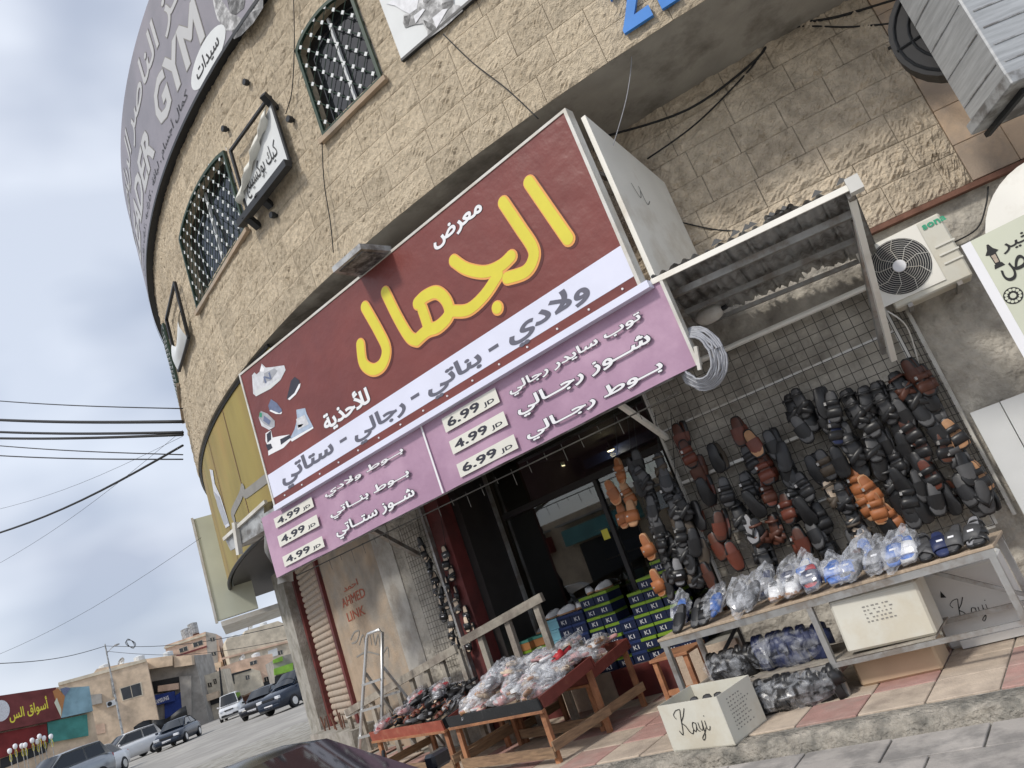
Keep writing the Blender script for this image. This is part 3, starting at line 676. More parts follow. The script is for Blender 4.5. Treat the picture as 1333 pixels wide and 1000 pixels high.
# --- purple price banner below
YP = 6.16; PP = PlaneY(YP); x0, x1, z0, z1 = -1.455*YP, -.388*YP, EYE+.211*YP, EYE+.347*YP
pb = wthing('price_banner', 'mauve price banner with white Arabic text hanging below the maroon sign', 'banner', ((x0+x1)/2, YP, z0))
b = MB(); b.grid(60, 8, lambda a, c: PP.map(x0+(x1-x0)*a, z0+(z1-z0)*c, .010*math.sin(a*23+c*2)*(1-c)+.006*math.sin(a*61)*(1-c)-.02)); b.build('cloth', MATS['purple_banner'], pb, True)
b = MB().bar(PP.map(x0, z1+.02, -.06), PP.map(x1, z1+.02, -.06), .05, .05); b.bar(PP.map(x0, z0+.01, -.07), PP.map(x1, z0+.01, -.07), .035, .035); b.build('frame_rail', MATS['galvanised'], pb)
MB().prism([(x1, z0-.01), (x1+.03, z0-.01), (x1+.03, z1+.02), (x1, z1+.02)], lambda u, v: PP.map(u, v, -.08), lambda u, v: PP.map(u, v, 0)).build('edge_trim', MATS['white_metal'], pb)
b = MB(); b.grid(6, 10, lambda a, c: (x0-.02+.07*math.sin(a*5+c*9)-.05*c, YP+.02+a*.30, z0-.08+(z1-z0+.08)*c+.02*math.sin(c*17))); b.build('torn_flap', MATS['white_metal'], pb, True)
d0, d1 = PP.inv(550, 560), PP.inv(576, 640); du = (d0[0]+d1[0])/2
lay('divider', [[(du-.013, z0), (du+.013, z0), (du+.013, z1), (du-.013, z1)]], PP, .004, 'white_print', pb)
K8 = lambda pts: crop(340, 560, .2, pts)
W = .010
for s, pts in (('توب سايدر رجالي', K5([(1162, 240), (650, 510), (1145, 225), (690, 540)])), ('شــوز رجــالي', K5([(1198, 325), (686, 598), (1172, 298), (715, 628)])), ('بــوط رجــالي', K5([(1252, 445), (722, 695), (1230, 400), (747, 720)])),
               ('بــوط ولادي', K8([(936, 155), (415, 418), (915, 103), (442, 442)])), ('بــوط بنــاتي', K8([(972, 295), (450, 548), (950, 243), (490, 576)])), ('شــوز ستــاتي', K8([(1006, 420), (495, 688), (968, 368), (522, 712)]))):
    write('lettering', s, PP, pts, W, 'white_print', pb, .026, 'dark_print', .032)
for s, pts in (('6.99', K5([(398, 625), (607, 520), (620, 570), (412, 688)])), ('4.99', K5([(427, 718), (636, 605), (652, 655), (442, 772)])), ('6.99', K5([(455, 803), (678, 695), (690, 745), (470, 860)])),
               ('4.99', K8([(85, 580), (330, 430), (346, 500), (100, 638)])), ('4.99', K8([(108, 690), (365, 550), (382, 622), (125, 762)])), ('4.99', K8([(140, 828), (398, 685), (415, 755), (158, 893)]))):
    q = [PP.inv(*p) for p in pts]; ua, ub = (q[0][0]+q[3][0])/2, (q[1][0]+q[2][0])/2; vb, vt = (q[2][1]+q[3][1])/2, (q[0][1]+q[1][1])/2
    lay('price_card', [[(ua, vb), (ub, vb), (ub, vt), (ua, vt)]], PP, W-.002, 'card_print', pb)
    L, Hh = ub-ua, vt-vb
    write('price', s, PP, (ua+.07*L, ua+.68*L, vb+.2*Hh, vb+.82*Hh), W, 'dark_print', pb, .028, ar=False)
    write('price', 'JD', PP, (ua+.74*L, ua+.93*L, vb+.14*Hh, vb+.48*Hh), W, 'dark_print', pb, .022, ar=False)

# --- curved gym sign at the top
GR = RO+.14; SG = Cyl(GR); g0, g1 = 9.93, 12.42; a0, a1 = -40*DEG*GR, 8*DEG*GR
gs = wthing('gym_sign', 'curved lilac gym sign wrapping the rounded top of the building', 'sign', SG.map(-2, g0))
b = MB(); b.grid(60, 1, lambda a, c: SG.map(a0+(a1-a0)*a, g0+(g1-g0)*c)); b.build('sign_face', MATS['gym_purple'], gs, True)
b = MB(); b.grid(60, 1, lambda a, c: SG.map((a0+(a1-a0)*a), g0-.001, -.16+.16*c)); b.grid(60, 1, lambda a, c: SG.map(a0+(a1-a0)*a, g0-.05+.06*c, .012)); b.build('bottom_lip', MATS['black_metal'], gs)
gb = lambda pts: uvbox(SG, pts)
def gwrite(s, aL, aR, v0, v1, ar, off, mat='gym_letter', edge='ink_grey', eo=.016): write('lettering', s, SG, (aL*DEG*GR, aR*DEG*GR, v0, v1), .008, mat, gs, off, edge, eo, ar=ar)
gwrite('GYM', -13.6, -6.3, 10.45, 11.22, False, .03); gwrite('LEADER', -27.5, -15.2, 10.45, 11.12, False, .03)
gwrite('مركز الناصر الرياضي', -30, -4.2, 11.25, 12.1, True, .012)
gwrite('كمال أجسام , لياقة , كاراتيه , كيك بوكسينج', -27, -9.3, 10.06, 10.32, True, .0, 'ink', None)
uo, vo = SG.inv(270, 76); lay('oval', [[(uo+.62*math.cos(t*math.pi/14), vo+.27*math.sin(t*math.pi/14)) for t in range(28)]], SG, .006, 'board_white', gs)
write('lettering', 'سيدات', SG, (uo-.4, uo+.4, vo-.14, vo+.14), .009, 'ink', gs, .02)
pxpoly('portrait_print', crop(170, 0, .18, [(596, 0), (612, 80), (630, 140), (665, 190), (670, 222), (735, 222), (750, 285), (800, 260), (889, 170), (960, 60), (960, 0)]), SG, .004, 'grey_mid', gs)
pxpoly('portrait_print', crop(170, 0, .18, [(700, 0), (830, 0), (820, 60), (760, 110), (720, 95)]), SG, .006, 'grey_dark', gs)
pxpoly('portrait_print', crop(170, 0, .18, [(735, 222), (750, 285), (800, 260), (889, 170), (960, 60), (870, 90), (800, 180)]), SG, .006, 'grey_dark', gs)

# --- kickboxing board in its broken frame, two small frames, poster
ka, kb_ = SO.inv(312, 203), SO.inv(392, 208); u0, u1 = ka[0], SO.inv(362, 130)[0]; z0, z1 = 7.55, 8.62
kx = wthing('kickboxing_board', 'half peeled white board in a black frame between the two big windows', 'sign', SO.map((u0+u1)/2, z0, .1))
b = MB()
for p, q in (((u0, z0), (u1, z0)), ((u1, z0), (u1, z1)), ((u1, z1), (u0, z1)), ((u0, z1), (u0, z0))): b.bar(SO.map(*p, .12), SO.map(*q, .12), .035, .04, SO.map(0, 0, 1)-SO.map(0, 0, 0))
b.build('frame', MATS['black_metal'], kx)
U = lambda t: u0+(u1-u0)*t
Vv = lambda t: z0+(z1-z0)*t
MB().prism([(U(.02), Vv(.03)), (U(.98), Vv(.03)), (U(.98), Vv(.90)), (U(.75), Vv(.80)), (U(.45), Vv(.60)), (U(.2), Vv(.42)), (U(.02), Vv(.35))], lambda u, v: SO.map(u, v, .11), lambda u, v: SO.map(u, v, .125)).build('peeled_sheet', MATS['board_white'], kx)
b = MB(); b.grid(12, 4, lambda a, c: SO.map(U(.0+.95*a)-.08*c+.02*math.sin(a*30), Vv(.36+.55*a)-.16*c-.05*math.sin(c*3), .13+.09*math.sin(c*3.1)+.03*math.sin(a*21+c*4))); b.build('torn_fold', MATS['card_print'], kx, True)
write('lettering', 'كيك بوكسينج', SO, (U(.1), U(.86), Vv(.15), Vv(.48)), .13, 'ink', kx, .0)
b = MB().bar(SO.map(u0-.15, z0-.06, .2), SO.map(u1+.05, z0-.04, .2), .1, .1); b.build('light_bar', MATS['black_metal'], kx)
for t, zz in ((.35, -.1), (.95, .95), (.0, -.16)): MB().bar(SO.map(U(t), Vv(0)+zz-.02, .02), SO.map(U(t)+.05, Vv(0)+zz+.12, .22), .09, .09).build('bracket', MATS['black_metal'], kx)
for i, (px, py, lb) in enumerate(((326, 109, 'left of the topmost grille window'), (383, 157, 'at the upper corner of the kickboxing board'), (361, 281, 'below the kickboxing board'), (298, 169, 'above the second grille window'))):
    u, v = SO.inv(px, py); o = wthing('wall_spike', 'small dark iron bolt stub '+lb, 'bolt', SO.map(u, v), 'iron stubs in the stone wall')
    MB().tube([SO.map(u, v, -.02), SO.map(u, v, .06)], .025, 8).build('stub', MATS['black_metal'], o); MB().tube([SO.map(u, v, .04), SO.map(u, v, .10)], .045, 8).build('head', MATS['black_metal'], o)
u0, u1 = -22.7*DEG*RO, -18.1*DEG*RO; z0, z1 = 7.35, 8.42
f3 = wthing('empty_board_frame', 'empty black board frame with a torn white remnant at its foot', 'frame', SO.map((u0+u1)/2, z0, .1)); b = MB()
for p, q in (((u1, z0), (u1, z1)), ((u1, z1), (u0, z1)), ((u0, z1), (u0, z0)), ((u0, z0), (u1, z0))): b.bar(SO.map(*p, .1), SO.map(*q, .1), .04, .05, SO.map(0, 0, 1)-SO.map(0, 0, 0))
b.build('frame', MATS['black_metal'], f3)
b = MB(); b.grid(8, 5, lambda a, c: SO.map(u0+(u1-u0)*a, z0+(.55-.3*math.sin(a*3.1))*c, .11+.1*math.sin(c*3)*(.5+a*.5))); b.build('torn_sheet', MATS['board_white'], f3, True)
u0, z0 = SO.inv(527, 80); u1 = SO.inv(634, 0)[0]; z1 = z0+1.15
po = wthing('wall_poster', 'white poster with a black and white portrait high on the stone wall', 'poster', SO.map((u0+u1)/2, z0, .05))
board('poster_board', [(u0, z0), (u1, z0), (u1, z1), (u0, z1)], SO, .03, .06, 'board_white', po)
board('bottom_batten', [(u0, z0-.035), (u1, z0-.035), (u1, z0-.002), (u0, z0-.002)], SO, .03, .075, 'black_metal', po)
Kp = lambda pts: crop(480, 0, .135, pts)
pxpoly('portrait_print', Kp([(370, 170), (365, 240), (385, 292), (470, 262), (555, 250), (600, 330), (600, 400), (760, 290), (940, 130), (910, 80), (850, 70), (850, 0), (520, 0), (500, 110)]), SO, .063, 'grey_mid', po)
pxpoly('portrait_print', Kp([(200, 60), (330, 0), (520, 0), (500, 110), (430, 160), (370, 130), (290, 80)]), SO, .066, 'pr_light', po)
for q in ([(375, 180), (440, 170), (420, 260), (385, 290)], [(560, 215), (640, 250), (700, 300), (640, 325), (590, 290)], [(740, 60), (840, 30), (845, 75), (790, 130), (745, 110)], [(560, 0), (640, 0), (600, 60), (560, 50)]): pxpoly('portrait_print', Kp(q), SO, .066, 'grey_dark', po)
for q in ([(470, 180), (560, 110), (580, 120), (490, 250)], [(650, 200), (750, 120), (800, 110), (690, 300)]): pxpoly('portrait_print', Kp(q), SO, .069, 'pr_light', po)
# --- blue figures
u0, v0 = SO.inv(818, 47); u1 = SO.inv(858, 25)[0]
bn = wthing('blue_number', 'blue cut-out numerals 21 fixed at the foot of the stone wall', 'number', SO.map(u0, v0, .05))
for s, ua, ub in (('2', u0-.02, u1-.03), ('1', u1+.06, u1+.24)):
    vs, fsx = union2d(fit(text_loops(s, .03), (ua, ub, v0, v0+.6))); b = MB(); n = len(vs)
    b.add([SO.map(u, v, .07) for u, v in vs], fsx); b.add([SO.map(u, v, .03) for u, v in vs], [tuple(reversed(f)) for f in fsx])
    ed = {}
    for f in fsx:
        for i in range(len(f)): e = (f[i], f[(i+1) % len(f)]); ed[e] = 1
    b.f += [(n+b_, n+a_, a_, b_) for (a_, b_) in ed if (b_, a_) not in ed]
    b.build('numeral', MATS['blue_paint'], bn)

# --- yellow curved sign on the neighbouring shop, its bracket and the pale box sign
YR = RO-.06; SY = Cyl(YR); z0, z1 = 3.66, ZS-.04; a0, a1 = -44*DEG*YR, -9.5*DEG*YR
ys_ = wthing('yellow_sign', 'weathered yellow curved sign with grey Arabic letters on the rounded corner', 'sign', SY.map(-20*DEG*YR, z0))
b = MB(); b.grid(40, 1, lambda a, c: SY.map(a0+(a1-a0)*a, z0+(z1-z0)*c)); b.build('sign_face', MATS['yellow_sign'], ys_, True)
b = MB(); b.grid(40, 1, lambda a, c: SY.map(a0+(a1-a0)*a, z0+(z1-z0)*c, -.06)); b.build('backing', MATS['black_metal'], ys_, True)
b = MB().tube([SY.map(a0+(a1-a0)*i/40, z0, 0) for i in range(41)], .03, 5); b.tube([SY.map(a0+(a1-a0)*i/40, z1, .01) for i in range(41)], .025, 5); b.build('rim', MATS['black_metal'], ys_)
for k in range(7): u = a0+(a1-a0)*(k+.6)/7.2; MB().add([SY.map(u-.012, z0, .006), SY.map(u+.012, z0, .006), SY.map(u+.012, z1, .006), SY.map(u-.012, z1, .006)], [(0, 1, 2, 3)]).build('panel_seam', MATS['rust'], ys_)
Ky = lambda pts: crop(230, 480, .34, pts)
YS_ = [([(345, 420), (300, 455), (262, 480), (255, 455), (245, 490), (215, 555), (222, 575)], 8)]
lay('lettering', stroke_loops([([SY.inv(*p) for p in Ky(q)], .07) for q, r in YS_]), SY, .01, 'ink_grey', ys_)
pxpoly('figure_print', Ky([(128, 385), (140, 388), (148, 440), (170, 490), (205, 600), (190, 610), (165, 540), (145, 480)]), SY, .01, 'pr_light', ys_)
pxpoly('figure_print', Ky([(145, 470), (165, 490), (200, 590), (185, 600), (160, 530)]), SY, .012, 'pr_grey', ys_)
# pale lightbox standing off the corner beyond
pl = SY.map(-31.5*DEG*YR, 0)
dirv = Vector((pl.x, pl.y, 0)).normalized(); perp = Vector((dirv.y, -dirv.x, 0))
tmp = PlaneAB((pl.x-perp.x*3+dirv.x*.4, pl.y-perp.y*3+dirv.y*.4), (pl.x+dirv.x*.4, pl.y+dirv.y*.4))
q = [tmp.inv(*p) for p in ((252, 676), (268, 664), (325, 800), (291, 806))]
lb = wthing('projecting_lightbox', 'pale green lightbox projecting beyond the yellow sign', 'sign', tmp.map(q[0][0], q[2][1]))
ua, ub = q[0][0], q[0][0]+.8; va, vb = (q[3][1]), q[0][1]
board('panel', [(ua, va), (ub, va), (ub, vb), (ua, vb)], tmp, -.16, 0, 'pale_green', lb)
board('edge', [(ua-.05, va-.03), (ua-.002, va-.03), (ua-.002, vb+.03), (ua-.05, vb+.03)], tmp, -.18, .02, 'white_metal', lb)
board('bottom_tray', [(ua+.05, va-.13), (ub+2.2, va-.13), (ub+2.2, va-.035), (ua+.05, va-.035)], tmp, -2.4, .0, 'white_metal', lb)
# bracket canopy stub left of the mauve banner
cs = wthing('canopy_stub', 'bent galvanised canopy stub beside the left end of the mauve banner', 'canopy', (-10, 6.6, 3.6))
P = [onY(px, py, 6.5) for px, py in ((292, 700), (343, 655), (345, 690), (300, 717))]
MB().hexa([p+Vector((0, .0, 0)) for p in P]+[p+Vector((0, .5, .05)) for p in P]).build('sheet', MATS['galvanised'], cs)
MB().bar(onY(292, 702, 6.48), onY(346, 653, 6.48), .05, .05).build('rail', MATS['white_metal'], cs)
MB().bar(onY(306, 680, 6.46), onY(312, 722, 6.46), .07, .07).build('post_stub', MATS['white_metal'], cs)

# ================================================================== SHOP FRONT (a recess in the building)
YG = 8.42
sf = wthing('shop_entrance', 'dark glazed shop entrance recessed under the signs with lit spotlights inside', 'shop front', (-5.5, YG, .15))
XL, XR = -7.2, -3.62
def wbox(name, x0, x1, y0, y1, z0, z1, mat, par, ch=0): return MB().box(((x0+x1)/2, (y0+y1)/2, (z0+z1)/2), (x1-x0, y1-y0, z1-z0), ch=ch).build(name, MATS[mat], par)
b = MB(); Q = lambda *p: b.add(p, [(0, 1, 2, 3)])
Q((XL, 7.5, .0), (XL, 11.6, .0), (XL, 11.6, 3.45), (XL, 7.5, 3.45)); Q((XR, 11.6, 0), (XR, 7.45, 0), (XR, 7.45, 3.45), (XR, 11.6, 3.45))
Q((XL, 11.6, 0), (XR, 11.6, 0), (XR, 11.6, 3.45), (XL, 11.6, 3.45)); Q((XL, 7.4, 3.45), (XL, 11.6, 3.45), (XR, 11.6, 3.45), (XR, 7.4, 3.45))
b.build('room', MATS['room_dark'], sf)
wbox('room_floor', XL, XR, 8.02, 11.6, -.1, .355, 'concrete', sf)
for k, x in enumerate((-6.9, -6.05, -5.2, -4.35)):
    wbox('step_tile', x-.42, min(x+.424, XR), 7.96, 8.015, -.1, .36, 'tile_cream' if k % 2 else 'maroon_red', sf, .004)
wbox('entrance_column', -7.2, -6.93, 7.42, 7.75, 0, 3.44, 'maroon_red', sf, .006)
wbox('column_edge', -7.24, -7.205, 7.36, 7.5, 0, 3.44, 'steel', sf)
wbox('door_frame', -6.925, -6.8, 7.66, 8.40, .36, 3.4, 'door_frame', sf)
wbox('frame_strip', -6.796, -6.76, 8.30, 8.36, .17, 3.4, 'steel', sf)
wbox('transom', -6.75, XR-.01, YG-.03, YG+.05, 2.58, 2.66, 'door_frame', sf)
wbox('mullion', -5.16, -5.10, YG-.03, YG+.05, .17, 2.575, 'door_frame', sf)
for x0, x1, z0, z1 in ((-6.75, -5.165, .2, 2.57), (-5.095, XR-.02, .2, 2.57), (-6.75, XR-.02, 2.665, 3.42)): wbox('glass_pane', x0, x1, YG, YG+.012, z0, z1, 'shop_glass', sf)
for px, py in ((668, 631), (731, 607), (795, 586)):
    d = ray(px, py); t = min((3.43-EYE)/d[2], 11.0/d[1]); x = d[0]*t; y = d[1]*t; zc = EYE+d[2]*t
    sp = MB().tube([(x, y, zc+.06), (x, y, zc)], .07, 12).build('spotlight', MATS['white_metal'], sf)
    MB().tube([(x, y, zc-.001), (x, y, zc-.012)], .06, 12).build('bulb', MATS['spot_glow'], sp)
    L = bpy.data.lights.new('spot_lamp', 'POINT'); L.energy = 7; L.color = (1, .78, .5); L.shadow_soft_size = .05
    lo = bpy.data.objects.new('spot_lamp', L); COL.objects.link(lo); lo.location = (x, y, zc-.08); MB().tube([(x, y, zc+.061), (x, y, 3.449)], .012, 6).build('stem', MATS['white_metal'], sp)
wbox('door_sticker', -5.32, -5.22, YG-.006, YG-.002, 1.83, 1.96, 'yellow_print', sf)
for k in range(5): wbox('wall_shelf', XL+.02, XR-.02, 11.2, 11.55, .6+.5*k, .63+.5*k, 'wood', sf)
# lamp strip of the wire fringe hanging behind the banner
fr = wthing('wire_fringe', 'thin wire rod with hooks along the lower edge of the mauve banner', 'rod', (-5, 6.3, 2.75))
b = MB().tube([(-8.7, 6.3, 2.78), (-2.7, 6.3, 2.72)], .008, 5); b.build('rod', MATS['wire'], fr)
for k in range(24): x = -8.2+k*.23; MB().tube([(x, 6.3, 2.78), (x+.01, 6.3, 2.60+.05*(k % 3))], .004, 4).build('hook', MATS['wire'], fr)

# shoe boxes stacked in the entrance
for n, c, r in (('box_navy', (.010, .018, .055), .5), ('box_green', (.20, .33, .03), .5), ('box_sky', (.22, .47, .56), .55), ('box_blue', (.018, .035, .12), .5), ('box_orange', (.42, .19, .07), .6), ('box_teal', (.07, .25, .20), .6)): M(n, c, r, .1, 6)
BW, BH, BD = .215, .128, .32
def shoe_box(body, lid, mark):
    t = thing('shoe_box', 'x', 'box')
    MB().box((0, 0, BH*.36), (BW-.006, BD, BH*.72), ch=.002).build('body', MATS[body], t); MB().box((0, 0, BH*.86), (BW-.002, BD+.006, BH*.26), ch=.002).build('lid', MATS[lid], t)
    if mark:
        S = type('Q', (), {'map': staticmethod(lambda u, v, w=0: Vector((u, -BD/2-.003, v)))}); lay('mark', fit(text_loops('K1', .02), (-.05, .03, .022, .07)), S, 0, 'pr_light', t)
    return t
pr = {'n': shoe_box('box_navy', 'box_green', True), 'b': shoe_box('box_navy', 'box_blue', True), 's': shoe_box('box_sky', 'box_sky', False), 'o': shoe_box('box_orange', 'box_teal', False)}
plan = ['nnnnn', 'nnnno', 'nnnno', 'ssssss', 'bbbbbb', 'bbbbbb', 'nnnnnnn', 'nnnnnnn', 'bbbb', 'nnnnnn', 'nnnnnnn', 'nnnnnnnn']
cols = [onY(728, 817, 8.2).x+.222*(i-3) for i in range(12)]
for ys_i in range(6): MB().box((-5.4, 11.3, .72+.5*ys_i), (3.0, .25, .16)).build('stock_row', MATS[('box_navy', 'box_teal', 'box_blue')[ys_i % 3]], sf)
nm = {'n': 'navy shoe box with lime green lid', 'b': 'navy shoe box with dark blue lid', 's': 'plain sky blue shoe box', 'o': 'orange shoe box with teal lid'}
box_top = []
for i, (x, st) in enumerate(zip(cols, plan)):
    for j, k in enumerate(st):
        y = 8.36 if x > -6.72 else 8.25
        x_ = x
        copy_tree(pr[k], TRS((x_+random.uniform(-.008, .008)*(1 if j else 0), y-.0+random.uniform(-.035, .03)-.16, .358+j*(BH+.002)), (0, 0, random.uniform(-.03, .03))),
                  f'{nm[k]}, {ORD(i)} stack from left, {ORD(j)} from the floor', 'shoe boxes stacked in the shop entrance')
    box_top.append((x_, y-.16, .358+len(st)*(BH+.002)))
for t in pr.values(): drop_tree(t)

# ================================================================== CANOPY, RACK AND WALL FITTINGS ON THE RIGHT
A0 = onY(852, 368, 6.2); A1 = onY(1108, 246, 6.2); B0, B1 = Vector((-2.75, 7.5, 3.50)), Vector((-.95, 7.85, 3.38))
cp = wthing('metal_canopy', 'ragged corrugated metal canopy with white front edge above the shoe rack', 'canopy', (-1.6, 6.9, 3.5))
def cpt(a, c): return A0.lerp(A1, a).lerp(B0.lerp(B1, a), c)
for k in range(8):
    a0, a1 = k/8-.005, (k+1)/8+.01; dz = random.uniform(-.015, .03); cb = random.uniform(-.02, .02)
    b = MB(); b.grid(16, 4, lambda u, v: cpt(a0+(a1-a0)*u, -.02+cb+v*(1.03+random.uniform(-.03, .03)*(v > .9)))+Vector((0, 0, .03+dz+.016*math.sin(u*math.pi*5)+.012*(k % 2)))); b.build('roof_sheet', MATS['galvanised'], cp, True)
b = MB().bar(cpt(-.01, -.025), cpt(1.0, -.025), .02, .05); b.build('front_edge', MATS['cream_panel'], cp)
for c, w_ in ((.25, .06), (.62, .05), (.97, .04)): MB().bar(cpt(0, c)-Vector((0, 0, .03)), cpt(1, c)-Vector((0, 0, .03)), w_, w_).build('purlin', MATS['steel'], cp)
for a in (.01, .985): MB().bar(cpt(a, 0)-Vector((0, 0, .035)), cpt(a, 1)-Vector((0, 0, .035)), .05, .06).build('side_rail', MATS['steel'], cp)
MB().box(cpt(1.0, -.02)+Vector((.03, 0, .0)), (.10, .10, .12), Matrix.Rotation(.2, 3, 'Z')).build('end_cap', MATS['white_metal'], cp)
MB().bar(cpt(.985, .05)-Vector((0, 0, .05)), onY(1163, 468, 7.62), .05, .05).build('brace', MATS['cream_panel'], cp)
MB().bar(cpt(.96, .3)-Vector((0, 0, .05)), onY(1150, 460, 7.70), .04, .04).build('brace', MATS['steel'], cp)
MB().bar(onY(806, 526, 6.4), onY(868, 570, 7.35), .05, .05).build('brace', MATS['cream_panel'], cp)
MB().bar(onY(484, 690, 6.4), onY(545, 723, 7.4), .06, .06).build('brace', MATS['steel'], cp)
for k in range(9):
    a = random.random(); p = cpt(a, -.03)+Vector((0, 0, .05)); MB().add([p, p+Vector((.05, .01, .05)), p+Vector((.1, 0, .0)), p+Vector((.06, .03, .01))], [(0, 2, 1), (0, 1, 3), (1, 2, 3), (0, 3, 2)]).build('torn_scrap', MATS['black_metal'], cp)
fl = wthing('canopy_lamp', 'oval white lamp hanging under the corrugated canopy', 'lamp', onY(922, 408, 7.2))
c0 = onY(907, 418, 7.2); c1 = onY(940, 402, 7.2); MB().tube([c0.lerp(c1, t) for t in (0, .12, .3, .5, .7, .88, 1)], [.03, .065, .085, .09, .085, .065, .03], 12).build('lamp_body', MATS['white_metal'], fl, True)
MB().tube([c1, c1+Vector((.05, 0, .0))], .025, 8).build('lamp_holder', MATS['black_metal'], fl); MB().tube([(c0+c1)/2, (c0+c1)/2+Vector((0, 0, .35))], .008, 5).build('cord', MATS['cable'], fl)

# wire mesh rack
RK = PlaneAB((-3.52, 7.36), (-1.12, 7.76)); rk = wthing('shoe_rack_mesh', 'wire mesh display panel hung with leather sandals beside the entrance', 'display rack', (-2.3, 7.5, .75))
RL = RK.len; rz0, rz1 = .74, 3.10
for k in range(26): u = RL*k/25; MB().tube([RK.map(u, rz0), RK.map(u, rz1)], .0035, 4).build('wire', MATS['wire'], rk)
for k in range(25): v = rz0+(rz1-rz0)*k/24; MB().tube([RK.map(0, v, .006), RK.map(RL, v, .006)], .0035, 4).build('wire', MATS['wire'], rk)
for v in (rz0-.01, 1.42, 2.05, 2.62): MB().bar(RK.map(0, v, -.02), RK.map(RL, v, -.02), .02, .03).build('cross_rail', MATS['white_metal'], rk)
for u in (-.01, RL+.01): MB().bar(RK.map(u, rz0, -.01), RK.map(u, rz1, -.01), .035, .02).build('upright', MATS['white_metal'], rk)
MB().tube([RK.map(-.1, rz1+.06, .02), RK.map(RL+.03, rz1+.0, .02)], .03, 8).build('top_tube', MATS['cream_panel'], rk)
E0 = RK.map(RL+.03, 0); E1 = Vector((E0.x+.12, SW.map(SW.inv(1200, 500)[0], 0).y, 0)); sp = PlaneAB((E0.x, E0.y), (E1.x, E1.y))
b = MB()
for k in range(26): v = .9+k*.075; b.tube([sp.map(0, v), sp.map(sp.len, v)], .004, 4)
for k in range(5): u = sp.len*k/4; b.tube([sp.map(u, .9), sp.map(u, 2.8)], .004, 4)
tag(b.build('side_grille', MATS['wire'], rk), kind='stuff')
MB().bar(sp.map(sp.len, .75), sp.map(sp.len, 2.85), .03, .05).build('side_bar', MATS['white_metal'], rk)
# mesh on the wall left of the door
lm_ = wthing('wall_mesh', 'wire mesh on the grey wall left of the entrance column', 'mesh', SW.map(-1.6, 1.2)); b = MB()
ua, ub = -9.6*DEG*RW, -7.1*DEG*RW
for k in range(12): u = ua+(ub-ua)*k/11; b.tube([SW.map(u, 1.0, .10), SW.map(u, 2.95, .10)], .003, 4)
for k in range(26): v = 1.0+k*.078; b.tube([SW.map(ua, v, .105), SW.map(ub, v, .105)], .003, 4)
tag(b.build('wire_grid', MATS['wire'], lm_), kind='stuff'); MB().bar(SW.map(ub+.05, 0.6, .1), SW.map(ub+.05, 3.0, .1), .04, .04).build('upright', MATS['steel'], lm_)

# coiled grey cable at the banner's end
cl = wthing('cable_coil', 'coil of grey cable hanging off the right end of the mauve banner', 'cable', onY(912, 470, 6.25)); c0 = onY(907, 467, 6.25)
for k in range(9):
    rx, rz = .15+.012*k+random.uniform(-.01, .01), .19+.012*k; pts = []
    for i in range(25): t = 2*math.pi*i/24; pts.append(c0+Vector((rx*math.cos(t)*.9+.02*random.random(), -.05+.012*k, rz*math.sin(t))))
    MB().tube(pts, .011, 5, False).build('cable_loop', MATS['cable_grey'], cl, True)
MB().bar(c0+Vector((.02, -.09, -.12)), c0+Vector((.07, -.09, .08)), .03, .03).build('tie', MATS['white_metal'], cl)

# split air conditioner
ya = 7.62; PA = PlaneAB((-3, ya+.0-.30), (0, ya+.18)); q = [PA.inv(*p) for p in ((1126, 322), (1226, 275), (1262, 358), (1166, 405))]
u0, u1 = (q[0][0]+q[3][0])/2, (q[1][0]+q[2][0])/2; v0, v1 = (q[2][1]+q[3][1])/2, (q[0][1]+q[1][1])/2
ac = wthing('air_conditioner', 'white split air conditioner outdoor unit beside the metal canopy', 'air conditioner', PA.map((u0+u1)/2, v0, -.15))
cm = PA.map((u0+u1)/2, (v0+v1)/2, -.14); am = Matrix.Rotation(math.atan2(PA.d.y, PA.d.x), 3, 'Z')
MB().box(cm, (u1-u0, .27, v1-v0), am, .015).build('casing', MATS['carton_white'], ac)
fu, fv = PA.inv(1171, 347); R0 = .26
MB().prism([(fu-.275, fv-.285), (fu+.275, fv-.285), (fu+.275, fv+.285), (fu-.275, fv+.285)], lambda u, v: PA.map(u, v, -.003), lambda u, v: PA.map(u, v, .006)).build('fan_recess', MATS['cream_panel'], ac)
MB().prism([(fu+R0*math.cos(t*math.pi/16), fv+R0*math.sin(t*math.pi/16)) for t in range(32)], lambda u, v: PA.map(u, v, .006), lambda u, v: PA.map(u, v, .010)).build('fan_opening', MATS['black_metal'], ac)
for k in range(1, 14): r = R0*k/13.5; MB().tube([PA.map(fu+r*math.cos(t*math.pi/16), fv+r*math.sin(t*math.pi/16), .022) for t in range(33)], .0021, 4, False).build('grille_ring', MATS['white_metal'], ac)
for k in range(9): t = math.pi*2*k/9; MB().tube([PA.map(fu+.06*math.cos(t), fv+.06*math.sin(t), .022), PA.map(fu+.17*math.cos(t+.2), fv+.17*math.sin(t+.2), .024), PA.map(fu+R0*math.cos(t), fv+R0*math.sin(t), .022)], .0032, 4).build('grille_rib', MATS['white_metal'], ac)
MB().prism([(fu+.055*math.cos(t*math.pi/10), fv+.055*math.sin(t*math.pi/10)) for t in range(20)], lambda u, v: PA.map(u, v, .012), lambda u, v: PA.map(u, v, .030)).build('hub', MATS['white_print'], ac)
write('brand_lettering', 'sona', PA, crop(1180, 220, .34, [(57, 220), (153, 190), (140, 178), (65, 236)]), .004, 'green_print', ac, .03, ar=False)
